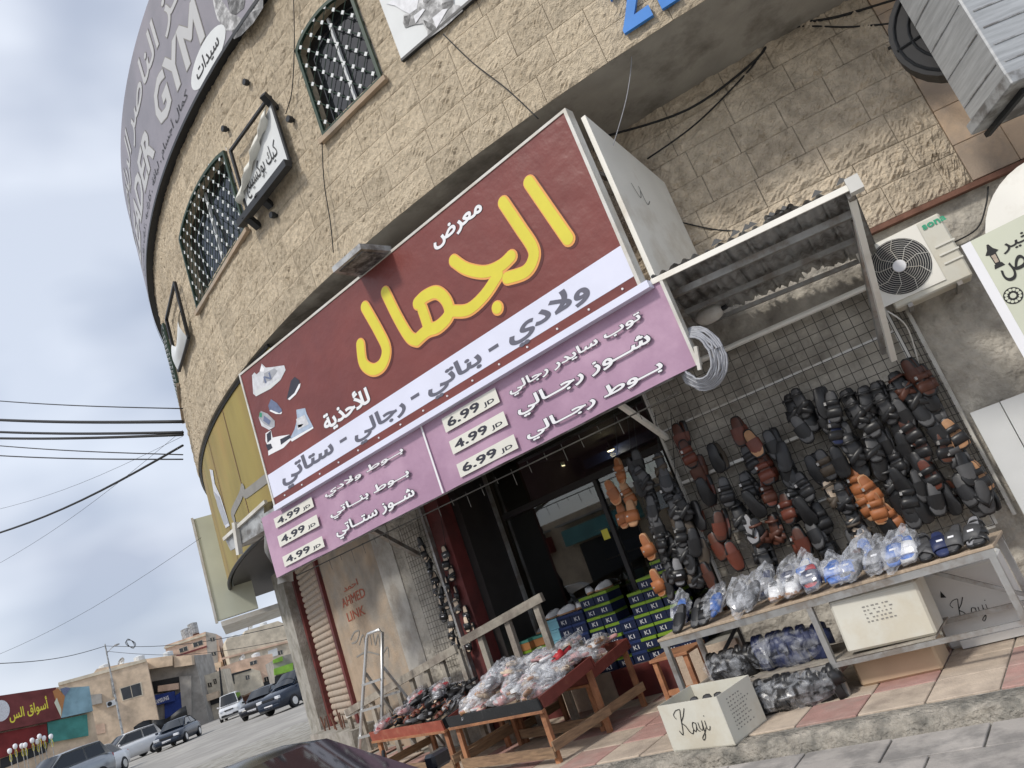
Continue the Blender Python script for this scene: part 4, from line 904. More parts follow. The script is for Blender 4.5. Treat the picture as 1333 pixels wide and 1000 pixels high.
for k in range(3): 
    a, c = PA.inv(*crop(1180, 220, .34, [(108+18*k, 300+32*k)])[0]), PA.inv(*crop(1180, 220, .34, [(185+16*k, 268+32*k)])[0]); m = (a[1]+c[1])/2
    MB().prism([(a[0], m-.008), (c[0], m-.008), (c[0], m+.008), (a[0], m+.008)], lambda u, v: PA.map(u, v, .0005), lambda u, v: PA.map(u, v, .008)).build('louvre', MATS['card_print'], ac)
for u in (u0+.12, u1-.12): MB().bar(PA.map(u, v0-.02, .02), PA.map(u, v0-.02, -.5), .04, .035).build('bracket', MATS['steel'], ac)

# ivory greeting sign at the right edge
PR = PlaneY(6.6); u0 = -.040*6.6; v1 = 2.83; v0 = 1.55
gsn = wthing('ivory_sign', 'ivory lightbox sign with black Arabic words and lantern at the right edge', 'sign', (u0+.6, 6.7, v0))
board('box_case', [(u0+.0, v0), (1.3, v0), (1.3, v1), (u0, v1)], PR, -.20, -.004, 'galvanised', gsn)
board('face', [(u0+.0, v0+.01), (1.3, v0+.01), (1.3, v1-.0), (u0, v1-.0)], PR, -.003, .004, 'sign_ivory', gsn)
board('edge_foil', [(u0-.012, v0), (u0+.055, v0), (u0+.055, v1), (u0-.012, v1)], PR, -.03, .007, 'white_print', gsn)
Kr = lambda pts: crop(1230, 220, .2, pts)
a = PR.inv(*Kr([(365, 520)])[0]); write('lettering', 'وأنتم بخير', PR, (a[0], a[0]+.62, a[1]-.07, a[1]+.09), .008, 'ink', gsn, .01)
a = PR.inv(*Kr([(372, 690)])[0]); write('lettering', 'حمص', PR, (a[0], a[0]+.34, a[1]-.07, a[1]+.08), .008, 'ink', gsn, .01)
a = PR.inv(*Kr([(445, 825)])[0])
lay('round_emblem', [[(a[0]+.062*math.cos(t*math.pi/14), a[1]+.062*math.sin(t*math.pi/14)) for t in range(28)]], PR, .006, 'ink', gsn)
for k in range(12):
    t = k*math.pi/6; lay('round_emblem_petal', [[(a[0]+.044*math.cos(t)+.011*math.cos(s*math.pi/4), a[1]+.044*math.sin(t)+.011*math.sin(s*math.pi/4)) for s in range(8)]], PR, .009, 'sign_ivory', gsn)
lay('round_emblem_heart', [[(a[0]+.02*math.cos(s*math.pi/6), a[1]+.02*math.sin(s*math.pi/6)) for s in range(12)]], PR, .009, 'sign_ivory', gsn)
a = PR.inv(*Kr([(320, 570)])[0]); x, y = a
lay('lantern_print', [[(x-.035, y-.09), (x+.035, y-.09), (x+.025, y-.06), (x+.018, y-.06), (x+.022, y+.02), (x+.045, y+.03), (x+.02, y+.06), (x+.006, y+.10), (x-.006, y+.10), (x-.02, y+.06), (x-.045, y+.03), (x-.022, y+.02), (x-.018, y-.06), (x-.025, y-.06)]], PR, .007, 'ink', gsn)
lay('lantern_print_light', [[(x-.012, y-.05), (x+.012, y-.05), (x+.014, y+.012), (x-.014, y+.012)]], PR, .009, 'tile_cream', gsn)
# round lightbox edge above it
rs = wthing('round_sign', 'edge of a round cream sign above the ivory sign', 'sign', (.35, 6.9, 3.1)); c = onY(1395, 300, 6.9); P = [(c.x+.52*math.cos(t*math.pi/20), c.z+.62*math.sin(t*math.pi/20)) for t in range(40)]
PQ = PlaneY(6.9); board('drum', P, PQ, -.16, 0, 'cream_panel', rs); lay('dark_print', [[(c.x-.36+.1*math.cos(t*math.pi/10), c.z-.1+.12*math.sin(t*math.pi/10)) for t in range(20)]], PQ, .004, 'ink', rs); lay('yellow_print', [[(c.x-.30+.07*math.cos(t*math.pi/10), c.z-.1+.09*math.sin(t*math.pi/10)) for t in range(20)]], PQ, .007, 'yellow_print', rs)

# big grey cooler box with black fan at the top right
cx0 = .44
ev = wthing('evaporative_cooler', 'large grey sheet metal cooler with black fan at the top right corner', 'cooler', (cx0+.5, 7.0, 3.8))
def coord(px, py, y): p = onY(px, py, y); return p
f0 = onY(1310, 98, 6.55); CM = Matrix.Translation(f0)@Matrix.Rotation(math.radians(30), 4, 'Z')     # turned a little to the right
def cbox(name, x0, x1, y0, y1, z0, z1, mat, ch=.0): MB().box([(CM@Vector(((x0+x1)/2, (y0+y1)/2, (z0+z1)/2)))[i] for i in range(3)], (x1-x0, y1-y0, z1-z0), CM.to_3x3(), ch).build(name, MATS[mat], ev)
M('cooler_sheet', (.50, .51, .51), .42, .22, 3, metal=.35, col2=(.40, .41, .41), mixs=6, stretch=(1, 1, 14))
cbox('casing', 0, 1.1, 0, .62, 0, 1.5, 'cooler_sheet', .012)
for k in range(9): cbox('casing_rib', .04+.0*k, 1.06, -.006, -.001, .10+.155*k, .112+.155*k, 'galvanised')
for k in range(5): cbox('side_seam', -.006, -.001, .03, .60, .12+.28*k, .13+.28*k, 'galvanised')
cbox('drip_tray', -.03, 1.13, -.05, .66, -.10, -.003, 'galvanised', .01)
dc = onY(1243, 22, 7.3)
MB().tube([(dc.x, 7.235, dc.z), (dc.x, 7.44, dc.z)], .50, 28).build('fan_drum', MATS['rubber'], ev)
for k in range(4): MB().tube([(dc.x+(.12+.11*k)*math.cos(t*math.pi/14), 7.228, dc.z+(.12+.11*k)*math.sin(t*math.pi/14)) for t in range(29)], .012, 4, False).build('fan_ring', MATS['black_metal'], ev)
for k in range(6): MB().tube([(dc.x, 7.228, dc.z), (dc.x+.47*math.cos(k*math.pi/3), 7.228, dc.z+.47*math.sin(k*math.pi/3))], .012, 4).build('fan_spoke', MATS['black_metal'], ev)
MB().bar(onY(1158, 63, 7.9), onY(1218, 28, 7.2), .03, .03).build('bracket', MATS['black_metal'], ev)
for x in (.12, .95): p0, p1 = CM@Vector((x, .1, -.12)), CM@Vector((x, .72, -.12)); MB().bar(p0, p1, .04, .04).build('bracket', MATS['black_metal'], ev)
# white metal panel leaning on the wall
PM = PlaneAB((-3, 7.55), (0, 8.05)); q = PM.inv(1262, 538); mp_ = wthing('white_metal_panel', 'white sheet metal panel fixed to the wall right of the rack', 'panel', PM.map(q[0]+.4, .3))
for k in range(2): MB().prism([(q[0]+.25*k+.004, .25), (q[0]+.25*k+.246, .25), (q[0]+.25*k+.246, q[1]), (q[0]+.25*k+.004, q[1])], lambda u, v: PM.map(u, v, -.05+.012*k), lambda u, v: PM.map(u, v, 0+.012*k)).build('sheet', MATS['board_white'], mp_)
MB().prism([(q[0]+.504, .25), (q[0]+.62, .25), (q[0]+.62, q[1]), (q[0]+.504, q[1])], lambda u, v: PM.map(u, v, -.05), lambda u, v: PM.map(u, v, .01)).build('brown_post', MATS['rust'], mp_)

# loose cables on the walls
def cable(label, pts, r=.012, mat='cable', n=6):
    o = tag(MB().tube(smooth_line([tuple(p) for p in pts], n), r, 5).build('cable', MATS[mat], None, True), label, 'cable', 'loose cables on the building'); return o
W_ = lambda px, py, w=.04: SW.map(*SW.inv(px, py), w)
O_ = lambda px, py, w=.07: SO.map(*SO.inv(px, py), w)
cable('pair of black cables sagging from the soffit past the cooler, upper one', [W_(800, 190, .3), W_(900, 150, .15), W_(985, 80), W_(1015, 40), W_(1090, 25), W_(1190, -5)], .014)
cable('lower black cable sagging below the soffit on the shaded wall', [W_(850, 215, .2), W_(910, 165, .1), W_(975, 95), W_(1020, 42), W_(1110, 38), W_(1200, 30)], .010)
cable('thin cable crossing the shaded wall behind the canopy', [W_(860, 285, .1), W_(930, 300), W_(985, 302)], .008)
cable('black cable dangling from the rusty ledge to the ivory sign', [W_(1285, 245), W_(1282, 270), W_(1270, 300), W_(1235, 320)], .008)
cable('thin wire running down the stone wall from the first window', [O_(425, 185), O_(428, 240), O_(436, 290), O_(440, 330)], .007)
cable('thin wire crossing the stone wall below the poster', [O_(582, 48), O_(620, 85), O_(665, 120), O_(705, 158)], .007)
cable('thin pale wire hanging from the blue numerals to the sign', [O_(820, 48, .02), onY(822, 80, 6.6), onY(815, 130, 6.5), onY(798, 190, 6.4)], .004, 'cable_grey')
cable('black wire climbing beside the kickboxing board', [O_(388, 0), O_(389, 60), O_(386, 120), O_(378, 150)], .007)
cable('thin white flex looping beside the side grille', [onY(1155, 405, 7.6), onY(1180, 425, 7.7), onY(1195, 470, 7.8), onY(1200, 500, 7.85)], .008, 'white_metal')

# ================================================================== SHOES
# local space: toe along +Y, width X, sole on z = 0
def foot(k, n=14, w=.095, L=.27):                       # outline of a sole
    P = []
    for i in range(n):
        t = 2*math.pi*i/n; c0 = math.cos(t); s0 = math.sin(t); y = -math.copysign(abs(c0)**.8, c0)*L/2; s = math.copysign(abs(s0)**.55, s0); ww = w/2*(1.0 if y > 0 else .80)*(1.06 if .02 < y < .08 else 1)
        P.append((s*ww*k+(.006 if y > 0 else 0), y*k if abs(k) < 2 else y))
    return P
def sole_mb(th=.026, w=.095):
    b = MB(); P = foot(1, 16, w); n = len(P); lift = lambda y: .010*max(0, y/.135)**2
    rows = [(.93, 0), (1.0, .006), (1.0, th-.004), (.95, th)]
    for k, z in rows: b.v += [(x*k, y*k, z+lift(y)+(.010*(y < -.02)*min(1, (-.02-y)/.03) if z > .01 else 0)) for x, y in P]
    for r in range(3): b.f += [(r*n+i, r*n+(i+1) % n, (r+1)*n+(i+1) % n, (r+1)*n+i) for i in range(n)]
    b.f += [tuple(range(n-1, -1, -1)), tuple(range(3*n, 4*n))]; return b
def bed_mb(th=.026, w=.095):
    b = MB(); P = foot(.9, 16, w); n = len(P); f = lambda y: .010*max(0, y/.135)**2+.010*(y < -.02)*min(1, (-.02-y)/.03)
    b.v = [(x, y, th+.001+f(y)) for x, y in P]+[(x*.94, y*.94, th+.004+f(y)) for x, y in P]; b.f = [(i, (i+1) % n, n+(i+1) % n, n+i) for i in range(n)]+[tuple(range(n, 2*n))]; return b
def band_mb(y0, y1, h0, h1, w=.098, nu=10, skew=0., th=.004, z0=.014):      # a strap arching across the foot
    b = MB()
    for o in (0, th):
        for j in range(3):
            t = j/2; y = y0+(y1-y0)*t; h = h0+(h1-h0)*t
            for i in range(nu+1):
                a = math.pi*i/nu; b.v.append((-math.cos(a)*(w/2+o)*(1.0 if y > 0 else .92)+.004, y+skew*math.cos(a), z0+(h+o)*math.sin(a)**.5))
    m = nu+1; k = 3*m
    for j in range(2):
        for i in range(nu):
            q = j*m+i; b.f += [(q, q+m, q+m+1, q+1), (k+q, k+q+1, k+q+m+1, k+q+m)]
    for i in range(nu): b.f += [(i, i+1, k+i+1, k+i), (2*m+i, k+2*m+i, k+2*m+i+1, 2*m+i+1)]
    return b
def clog_mb(y0=-.03, h=.044, w=.098):                   # closed toe upper
    b = MB(); nu, nv = 10, 6
    for j in range(nv+1):
        t = j/nv; y = y0+(.138-y0)*t; k = math.sqrt(max(0, 1-(max(0, t-.25)/.76)**2.2))
        for i in range(nu+1):
            a = math.pi*i/nu; b.v.append((-math.cos(a)*w/2*max(.06, k)+.004, y, .012+(h*(1-.45*t))*max(.1, k)*math.sin(a)**.7))
    b.f = [(j*(nu+1)+i, (j+1)*(nu+1)+i, (j+1)*(nu+1)+i+1, j*(nu+1)+i+1) for j in range(nv) for i in range(nu)]; return b
def trainer_mb():
    b = MB(); nu, nv = 12, 10
    for j in range(nv+1):
        t = j/nv; y = -.132+.268*t; P = min(1, math.sqrt(max(.02, 1-abs(2*t-1)**3))); h = .098-.03*ss((t-.3)/.3)-.022*ss((t-.6)/.4)
        for i in range(nu+1):
            a = math.pi*i/nu; b.v.append((-math.cos(a)*.047*P, y, .022+h*max(.25, P)*math.sin(a)**.6*(.8 if .15 < t < .45 and abs(math.cos(a)) < .5 else 1)))
    b.f = [(j*(nu+1)+i, (j+1)*(nu+1)+i, (j+1)*(nu+1)+i+1, j*(nu+1)+i+1) for j in range(nv) for i in range(nu)]; return b
SH = {}
def cache(key, fn):
    if key not in SH: SH[key] = fn()
    return SH[key]
def shoe(kind, upper, bedc, name, label, mw, group, bag=False, cat='sandal'):
    if bedc == 'black' and random.random() < .6: bedc = 'charcoal'
    t = thing(name, label, cat, group, mw)
    so = 'black' if upper in ('black', 'charcoal', 'olive') else upper if kind in ('slide', 'thong') else 'black' if upper in ('brown', 'redbrown') else 'tan'
    link('sole', cache(('s', so), lambda: sole_mb().mesh('sole', SHOE[so], True)), t)
    if kind != 'trainer': link('footbed', cache(('b', bedc), lambda: bed_mb().mesh('footbed', SHOE[bedc], True)), t)
    m = SHOE[upper]
    if kind == 'two_band':
        link('strap', cache(('w1', upper), lambda: band_mb(.012, .088, .036, .024, w=.094).mesh('strap', m, True)), t); link('strap', cache(('w2', upper), lambda: band_mb(-.055, -.008, .044, .038, w=.092).mesh('strap', m, True)), t)
        link('buckle', cache(('bk',), lambda: MB().box((.040, -.03, .046), (.014, .026, .02)).mesh('buckle', MATS['steel'])), t)
    elif kind in ('band', 'slide'):
        link('strap', cache(('w3', upper), lambda: band_mb(-.02, .085, .052, .032, w=.104, th=.006).mesh('strap', m, True)), t)
        if kind == 'slide': link('logo', cache(('lg',), lambda: MB().box((.0, .03, .0645), (.036, .014, .003), Matrix.Rotation(-.2, 3, 'X')).mesh('logo', MATS['white_print'])), t)
        else: link('rivet', cache(('rv',), lambda: MB().tube([(.03, .03, .045), (.031, .03, .062)], .008, 8).mesh('rivet', MATS['steel'])), t)
    elif kind == 'cross':
        link('strap', cache(('x1', upper), lambda: band_mb(.03, .08, .042, .034, skew=.03).mesh('strap', m, True)), t); link('strap', cache(('x2', upper), lambda: band_mb(.02, .07, .047, .038, skew=-.03, w=.104).mesh('strap', m, True)), t)
        link('heel_strap', cache(('x3', upper), lambda: band_mb(-.085, -.065, .05, .055, w=.09).mesh('heel_strap', m, True)), t)
    elif kind == 'thong':
        link('strap', cache(('t1', upper), lambda: MB().tube([(-.044, -.02, .02), (-.03, .02, .06), (.0, .07, .045), (.0, .085, .024)], .009, 6).tube([(.05, -.02, .02), (.034, .02, .06), (.0, .068, .045)], .009, 6).mesh('strap', m, True)), t)
    elif kind == 'clog': link('upper', cache(('c1', upper), lambda: clog_mb().mesh('upper', m, True)), t)
    elif kind == 'trainer':
        link('upper', cache(('tr', upper), lambda: trainer_mb().mesh('upper', m, True)), t); link('laces', cache(('lc',), lambda: MB().tube([(-.02, .0, .103), (.02, .012, .100), (-.02, .026, .096), (.02, .04, .09), (-.018, .052, .085)], .005, 5).mesh('laces', SHOE['grey'], True)), t)
    if bag: link('plastic_bag', bag_mesh(random.randrange(6)), t, TRS((0, 0, .045), (0, 0, 0), (1, 1, 1)))
    return t
def bag_mesh(k):
    def mk():
        r = random.Random(k*31); b = MB(); nu, nv = 16, 10; ph = [r.uniform(0, 6) for _ in range(8)]
        for j in range(nv+1):
            th = math.pi*j/nv
            for i in range(nu):
                a = 2*math.pi*i/nu; q = 1+.10*math.sin(3*a+ph[0]+2*th)+.09*math.sin(5*a+ph[1])*math.sin(th)+r.uniform(-.09, .09)
                sx = math.copysign(abs(math.cos(a))**.8, math.cos(a)); sy = math.copysign(abs(math.sin(a))**.8, math.sin(a))
                tail = .05*max(0, math.sin(a-ph[2]))**6
                b.v.append((.066*math.sin(th)**.7*sx*q, (.165+tail)*math.sin(th)**.7*sy*q, .058*math.cos(th)*q))
        b.f = [(j*nu+i, (j+1)*nu+i, (j+1)*nu+(i+1) % nu, j*nu+(i+1) % nu) for j in range(nv) for i in range(nu)]; return b.mesh('plastic_bag', MATS['plastic_bag'], False)
    return cache(('bag', k), mk)
def hang(px, py, S, off, kind, upper, bedc, label, group, yaw=None, roll=None, facing=1, name='hanging_sandal', sc_=1.):
    u, v = S.inv(px, py); p = S.map(u, v, off); n = S.n if hasattr(S, 'n') else (S.map(u, v, 1)-S.map(u, v, 0)); d = Vector((n.y*-1, n.x, 0)) if not hasattr(S, 'd') else S.d
    ztop = n*facing; ydir = Vector((0, 0, -1)); xdir = ydir.cross(ztop).normalized()
    R = Matrix((xdir, ydir, ztop)).transposed().to_4x4()
    yaw = random.uniform(-.5, .5) if yaw is None else yaw; roll = random.uniform(-.22, .22) if roll is None else roll
    mw = Matrix.Translation(p)@Matrix.Rotation(yaw, 4, 'Z')@Matrix.Rotation(roll, 4, n)@R@Matrix.Rotation(random.uniform(-.12, .25), 4, 'X')@Matrix.Diagonal((sc_*1.22, sc_*.98, sc_, 1))@Matrix.Translation((0, 0, -.03))
    return shoe(kind, upper, bedc, name, label, mw, group)
C6 = lambda x, y: (1020+.28*x, 480+.28*y)
C5 = lambda x, y: (780+.38*x, 480+.38*y)
strands = [  # (how the strand is told apart, transform, [(x, y, kind, upper, footbed)])
 ('red-brown strand at the left upright', C5, [(285, 235, 'clog', 'redbrown', 'brown'), (318, 290, 'two_band', 'redbrown', 'brown'), (345, 350, 'clog', 'brown', 'brown'), (372, 420, 'clog', 'redbrown', 'redbrown'), (350, 500, 'clog', 'redbrown', 'brown'), (425, 535, 'clog', 'redbrown', 'brown'), (412, 605, 'clog', 'redbrown', 'brown'), (475, 635, 'clog', 'redbrown', 'redbrown')]),
 ('olive and black strand second from the left', C5, [(408, 305, 'clog', 'olive', 'olive'), (445, 420, 'two_band', 'black', 'charcoal'), (485, 500, 'cross', 'black', 'black'), (528, 545, 'thong', 'black', 'grey')]),
 ('brown strand below the middle rail', C5, [(485, 215, 'clog', 'redbrown', 'brown'), (540, 255, 'clog', 'redbrown', 'tan'), (525, 310, 'two_band', 'black', 'black'), (575, 345, 'two_band', 'redbrown', 'brown'), (585, 420, 'two_band', 'brown', 'redbrown'), (650, 475, 'two_band', 'redbrown', 'brown'), (605, 550, 'cross', 'brown', 'brown'), (560, 560, 'cross', 'brown', 'black'), (690, 590, 'two_band', 'redbrown', 'brown')]),
 ('short black strand with silver buckles', C5, [(515, 405, 'two_band', 'black', 'black'), (540, 460, 'two_band', 'black', 'charcoal'), (555, 620, 'cross', 'black', 'black'), (580, 655, 'cross', 'black', 'black')]),
 ('black clog strand in the middle', C5, [(600, 260, 'clog', 'black', 'charcoal'), (640, 300, 'clog', 'black', 'black'), (655, 360, 'clog', 'black', 'charcoal')]),
 ('black buckle strand beside the brown one', C6, [(28, 480, 'clog', 'black', 'black'), (105, 545, 'two_band', 'black', 'charcoal'), (60, 600, 'two_band', 'black', 'black'), (110, 655, 'two_band', 'black', 'charcoal'), (185, 690, 'two_band', 'black', 'black'), (150, 760, 'clog', 'black', 'black'), (200, 815, 'two_band', 'black', 'charcoal')]),
 ('rust brown pair under the black buckle strand', C6, [(40, 640, 'two_band', 'redbrown', 'redbrown'), (95, 800, 'clog', 'redbrown', 'brown')]),
 ('topmost black pair at the left', C6, [(50, 190, 'cross', 'black', 'black'), (88, 165, 'cross', 'black', 'black'), (125, 225, 'clog', 'black', 'black'), (95, 280, 'clog', 'black', 'charcoal')]),
 ('second tall black strand', C6, [(185, 165, 'two_band', 'black', 'black'), (238, 180, 'two_band', 'black', 'black'), (205, 240, 'clog', 'black', 'black'), (250, 285, 'two_band', 'black', 'navy'), (300, 320, 'clog', 'black', 'black'), (335, 380, 'cross', 'black', 'black'), (350, 440, 'clog', 'black', 'black'), (270, 430, 'clog', 'black', 'black')]),
 ('olive buckle strand with silver studs', C6, [(155, 470, 'clog', 'black', 'black'), (205, 445, 'two_band', 'olive', 'charcoal'), (240, 580, 'cross', 'olive', 'cream'), (285, 600, 'cross', 'black', 'black'), (325, 690, 'cross', 'black', 'black'), (355, 760, 'cross', 'olive', 'cream'), (340, 810, 'thong', 'black', 'black')]),
 ('orange tan strand in the middle', C6, [(345, 530, 'two_band', 'orange', 'orange'), (410, 560, 'two_band', 'orange', 'orange'), (385, 630, 'two_band', 'orange', 'tan'), (440, 640, 'two_band', 'orange', 'orange'), (505, 690, 'two_band', 'orange', 'orange'), (480, 720, 'clog', 'black', 'black')]),
 ('third tall black strand', C6, [(315, 170, 'cross', 'black', 'black'), (345, 210, 'cross', 'black', 'black'), (390, 160, 'cross', 'black', 'black'), (400, 250, 'two_band', 'black', 'black'), (440, 290, 'clog', 'black', 'black'), (420, 360, 'cross', 'black', 'black'), (470, 355, 'clog', 'black', 'black'), (455, 440, 'clog', 'black', 'black'), (520, 430, 'two_band', 'black', 'black')]),
 ('lower black strand with three buckles', C6, [(505, 520, 'cross', 'black', 'black'), (545, 530, 'clog', 'black', 'black'), (530, 600, 'clog', 'black', 'black'), (585, 590, 'two_band', 'black', 'black'), (635, 640, 'two_band', 'black', 'charcoal'), (590, 660, 'clog', 'black', 'black')]),
 ('fourth tall black strand', C6, [(445, 140, 'cross', 'black', 'black'), (480, 190, 'cross', 'black', 'black'), (530, 140, 'cross', 'black', 'black'), (560, 215, 'clog', 'black', 'black'), (540, 280, 'clog', 'black', 'black'), (590, 290, 'two_band', 'black', 'brown'), (560, 370, 'clog', 'black', 'black'), (640, 360, 'two_band', 'black', 'brown'), (640, 460, 'two_band', 'black', 'brown'), (680, 490, 'two_band', 'black', 'redbrown'), (640, 540, 'clog', 'black', 'black'), (710, 600, 'clog', 'black', 'black'), (770, 600, 'two_band', 'black', 'brown')]),
 ('last strand at the right upright', C6, [(600, 30, 'clog', 'brown', 'brown'), (555, 85, 'cross', 'brown', 'black'), (650, 60, 'two_band', 'brown', 'brown'), (605, 130, 'cross', 'black', 'black'), (665, 130, 'two_band', 'black', 'black'), (640, 200, 'clog', 'black', 'black'), (700, 210, 'two_band', 'charcoal', 'black'), (710, 290, 'clog', 'black', 'black'), (795, 300, 'two_band', 'black', 'tan'), (750, 360, 'two_band', 'black', 'brown'), (800, 400, 'two_band', 'charcoal', 'tan'), (850, 460, 'clog', 'charcoal', 'black'), (905, 500, 'two_band', 'black', 'tan'), (840, 560, 'clog', 'black', 'black'), (880, 610, 'clog', 'black', 'black'), (930, 590, 'thong', 'black', 'black')]),
]
cname = {'redbrown': 'red-brown', 'brown': 'dark brown', 'black': 'black', 'olive': 'olive grey', 'orange': 'orange tan', 'charcoal': 'charcoal', 'navy': 'navy', 'tan': 'tan'}
kname = {'clog': 'clog', 'two_band': 'two-strap sandal', 'cross': 'cross-strap sandal', 'thong': 'thong sandal', 'band': 'band sandal', 'slide': 'slide'}
for nm_, K_, L in strands:
    kk = {}
    top = K_(*L[0][:2]); bot = K_(*L[-1][:2]); c = MB()
    c.tube([RK.map(*RK.inv(top[0]-6, top[1]-22), .03), RK.map(*RK.inv(*top), .06), RK.map(*RK.inv(*bot), .06)], .004, 4)
    tag(c.build('display_rope', MATS['cable']), f'dark cord threading the {nm_}', 'cord', 'cords on the wire mesh')
    for i, (x, y, kd, up, bd) in enumerate(L):
        hang(*K_(x, y), RK, .075+.045*(i % 2)+random.uniform(0, .03), kd, up, bd, f'{cname[up]} {kname[kd]}, {ORD(i) if i < 14 else "lowest"} down in {nm_}'.replace('lowest down', 'low down') if i < 15 else f'{cname[up]} {kname[kd]}, lowest in {nm_}', 'sandals hung on the wire mesh', facing=1 if random.random() < .88 else -1, sc_=1.2)
        if i % 3 != 1 or nm_[0] == 'l':
            hang(*K_(x+(14 if K_ is C6 else 10), y-(8 if K_ is C6 else 6)), RK, .045, kd, up, bd, f'{cname[up]} {kname[kd]}, mate of {ORD(i) if i < 14 else "last"} in {nm_}', 'sandals hung on the wire mesh', yaw=random.uniform(.35, 1.1)*random.choice((1, -1)), sc_=1.2)
# strand in front of the entrance and the dark ones beside it
PE = PlaneY(7.25)
for nm_, L in (('orange strand in front of the entrance', [(75, 350, 'two_band', 'orange', 'orange'), (60, 420, 'clog', 'orange', 'orange'), (105, 430, 'two_band', 'orange', 'tan'), (125, 490, 'band', 'orange', 'tan'), (85, 500, 'band', 'orange', 'orange'), (178, 605, 'band', 'orange', 'orange'), (205, 730, 'band', 'orange', 'orange')]),
               ('black strand behind the orange one', [(120, 345, 'clog', 'black', 'charcoal'), (150, 390, 'clog', 'black', 'black'), (190, 450, 'cross', 'black', 'black'), (220, 545, 'clog', 'black', 'charcoal'), (250, 600, 'cross', 'black', 'black'), (285, 690, 'slide', 'black', 'grey'), (240, 740, 'clog', 'black', 'charcoal')]),
               ('dark brown strand next to the red-brown one', [(270, 430, 'cross', 'black', 'black'), (300, 470, 'cross', 'black', 'black'), (308, 540, 'clog', 'olive', 'olive'), (340, 590, 'clog', 'black', 'black'), (362, 625, 'clog', 'olive', 'olive'), (300, 620, 'cross', 'black', 'black'), (340, 700, 'cross', 'black', 'black'), (385, 705, 'clog', 'brown', 'brown')]),
               ('dense black strand nearest the glass', [(140+14*k+12*(k % 2), 320+52*k, ('clog', 'cross', 'two_band')[k % 3], 'black', 'charcoal') for k in range(8)]),
               ('black and olive strand beside the upright', [(215+13*k+14*(k % 2), 330+46*k, ('cross', 'clog', 'two_band')[k % 3], 'black' if k % 4 else 'olive', 'charcoal') for k in range(9)])):
    pts = [PE.map(*PE.inv(*C5(L[0][0]-25, 150)), 0)]+[PE.map(*PE.inv(*C5(x, y)), .03) for x, y, *_ in (L[0], L[-1])]
    tag(MB().tube(pts, .004, 4).build('display_rope', MATS['cable']), f'dark cord carrying the {nm_}', 'cord', 'cords in the entrance')
    for i, (x, y, kd, up, bd) in enumerate(L):
        hang(*C5(x, y), PE, .04+.05*(i % 2), kd, up, bd, f'{cname[up]} {kname[kd]}, {ORD(i)} down in the {nm_}', 'sandals hung in the entrance', yaw=random.uniform(-.4, .4) if up == 'orange' else None, sc_=1.12)
# two strings of small sandals on the wall mesh
K9 = lambda x, y: (420+.32*x, 660+.32*y)
SL = Cyl(RW+.12)
for nm_, L in (('left string by the ladder', [(412, 150), (430, 180), (440, 215), (455, 250), (468, 290), (475, 325), (495, 355), (500, 395), (515, 380), (510, 430), (535, 465), (540, 500), (550, 545), (565, 555), (570, 595)]),
               ('right string by the entrance column', [(510, 185), (520, 220), (535, 265), (525, 310), (555, 350), (563, 395), (595, 430), (605, 470), (625, 500), (612, 550)])):
    tag(MB().tube([SL.map(*SL.inv(*K9(L[0][0]-35, 10)), .0), SL.map(*SL.inv(*K9(*L[0])), .02), SL.map(*SL.inv(*K9(*L[-1])), .03)], .004, 4).build('display_rope', MATS['cable']), f'dark cord of the {nm_}', 'cord', 'cords on the left wall')
    for i, (x, y) in enumerate(L):
        up = 'black' if i % 5 else 'charcoal'; bd = 'cream' if (i % 3 or nm_[0] == 'r') else 'black'; kd = ('slide', 'band', 'cross')[i % 3]
        hang(*K9(x, y), SL, .05+.03*(i % 2), kd, up, bd, f'small {up} {kname[kd]}, {ORD(i) if i < 14 else "lowest"} on the {nm_}', 'sandals strung on the left wall', sc_=.82, name='strung_sandal')

# ================================================================== TABLE WITH SHELF ON THE RIGHT
tx0, tx1, ty0, ty1, tz = -3.80, -.97, 6.24, 6.92, .775
tb = wthing('display_table', 'slotted steel display table with worn plywood top under the rack', 'table', ((tx0+tx1)/2, 6.55, 0))
MB().box(((tx0+tx1)/2, (ty0+ty1)/2, tz-.012), (tx1-tx0, ty1-ty0, .024), ch=.004).build('table_top', MATS['ply'], tb)
for y in (ty0+.012, ty1-.012): MB().box(((tx0+tx1)/2, y, tz-.052), (tx1-tx0-.02, .012, .055)).build('top_rail', MATS['steel'], tb)
for y in (ty0+.02, ty1-.02): MB().box(((tx0+tx1)/2, y, .235), (tx1-tx0-.05, .03, .035)).build('shelf_rail', MATS['steel'], tb)
MB().box((tx0+1.12, (ty0+ty1)/2, .262), (2.16, ty1-ty0-.06, .012)).build('shelf_board', MATS['wood_grey'], tb)
for x in (tx0+.05, -2.38, tx1-.04):
    for y in (ty0+.03, ty1-.03): MB().box((x, y, (tz-.03)/2), (.045, .045, tz-.03)).build('leg', MATS['steel'], tb)
MB().bar((tx1-.06, ty1-.07, .3), (tx1-.7, ty1-.07, .70), .03, .03).build('brace', MATS['steel'], tb); MB().bar((tx0+.1, ty1-.07, .3), (tx0+.6, ty1-.07, .72), .03, .03).build('brace', MATS['black_metal'], tb)
KT = lambda x, y: (880+.34*x, 660+.34*y)
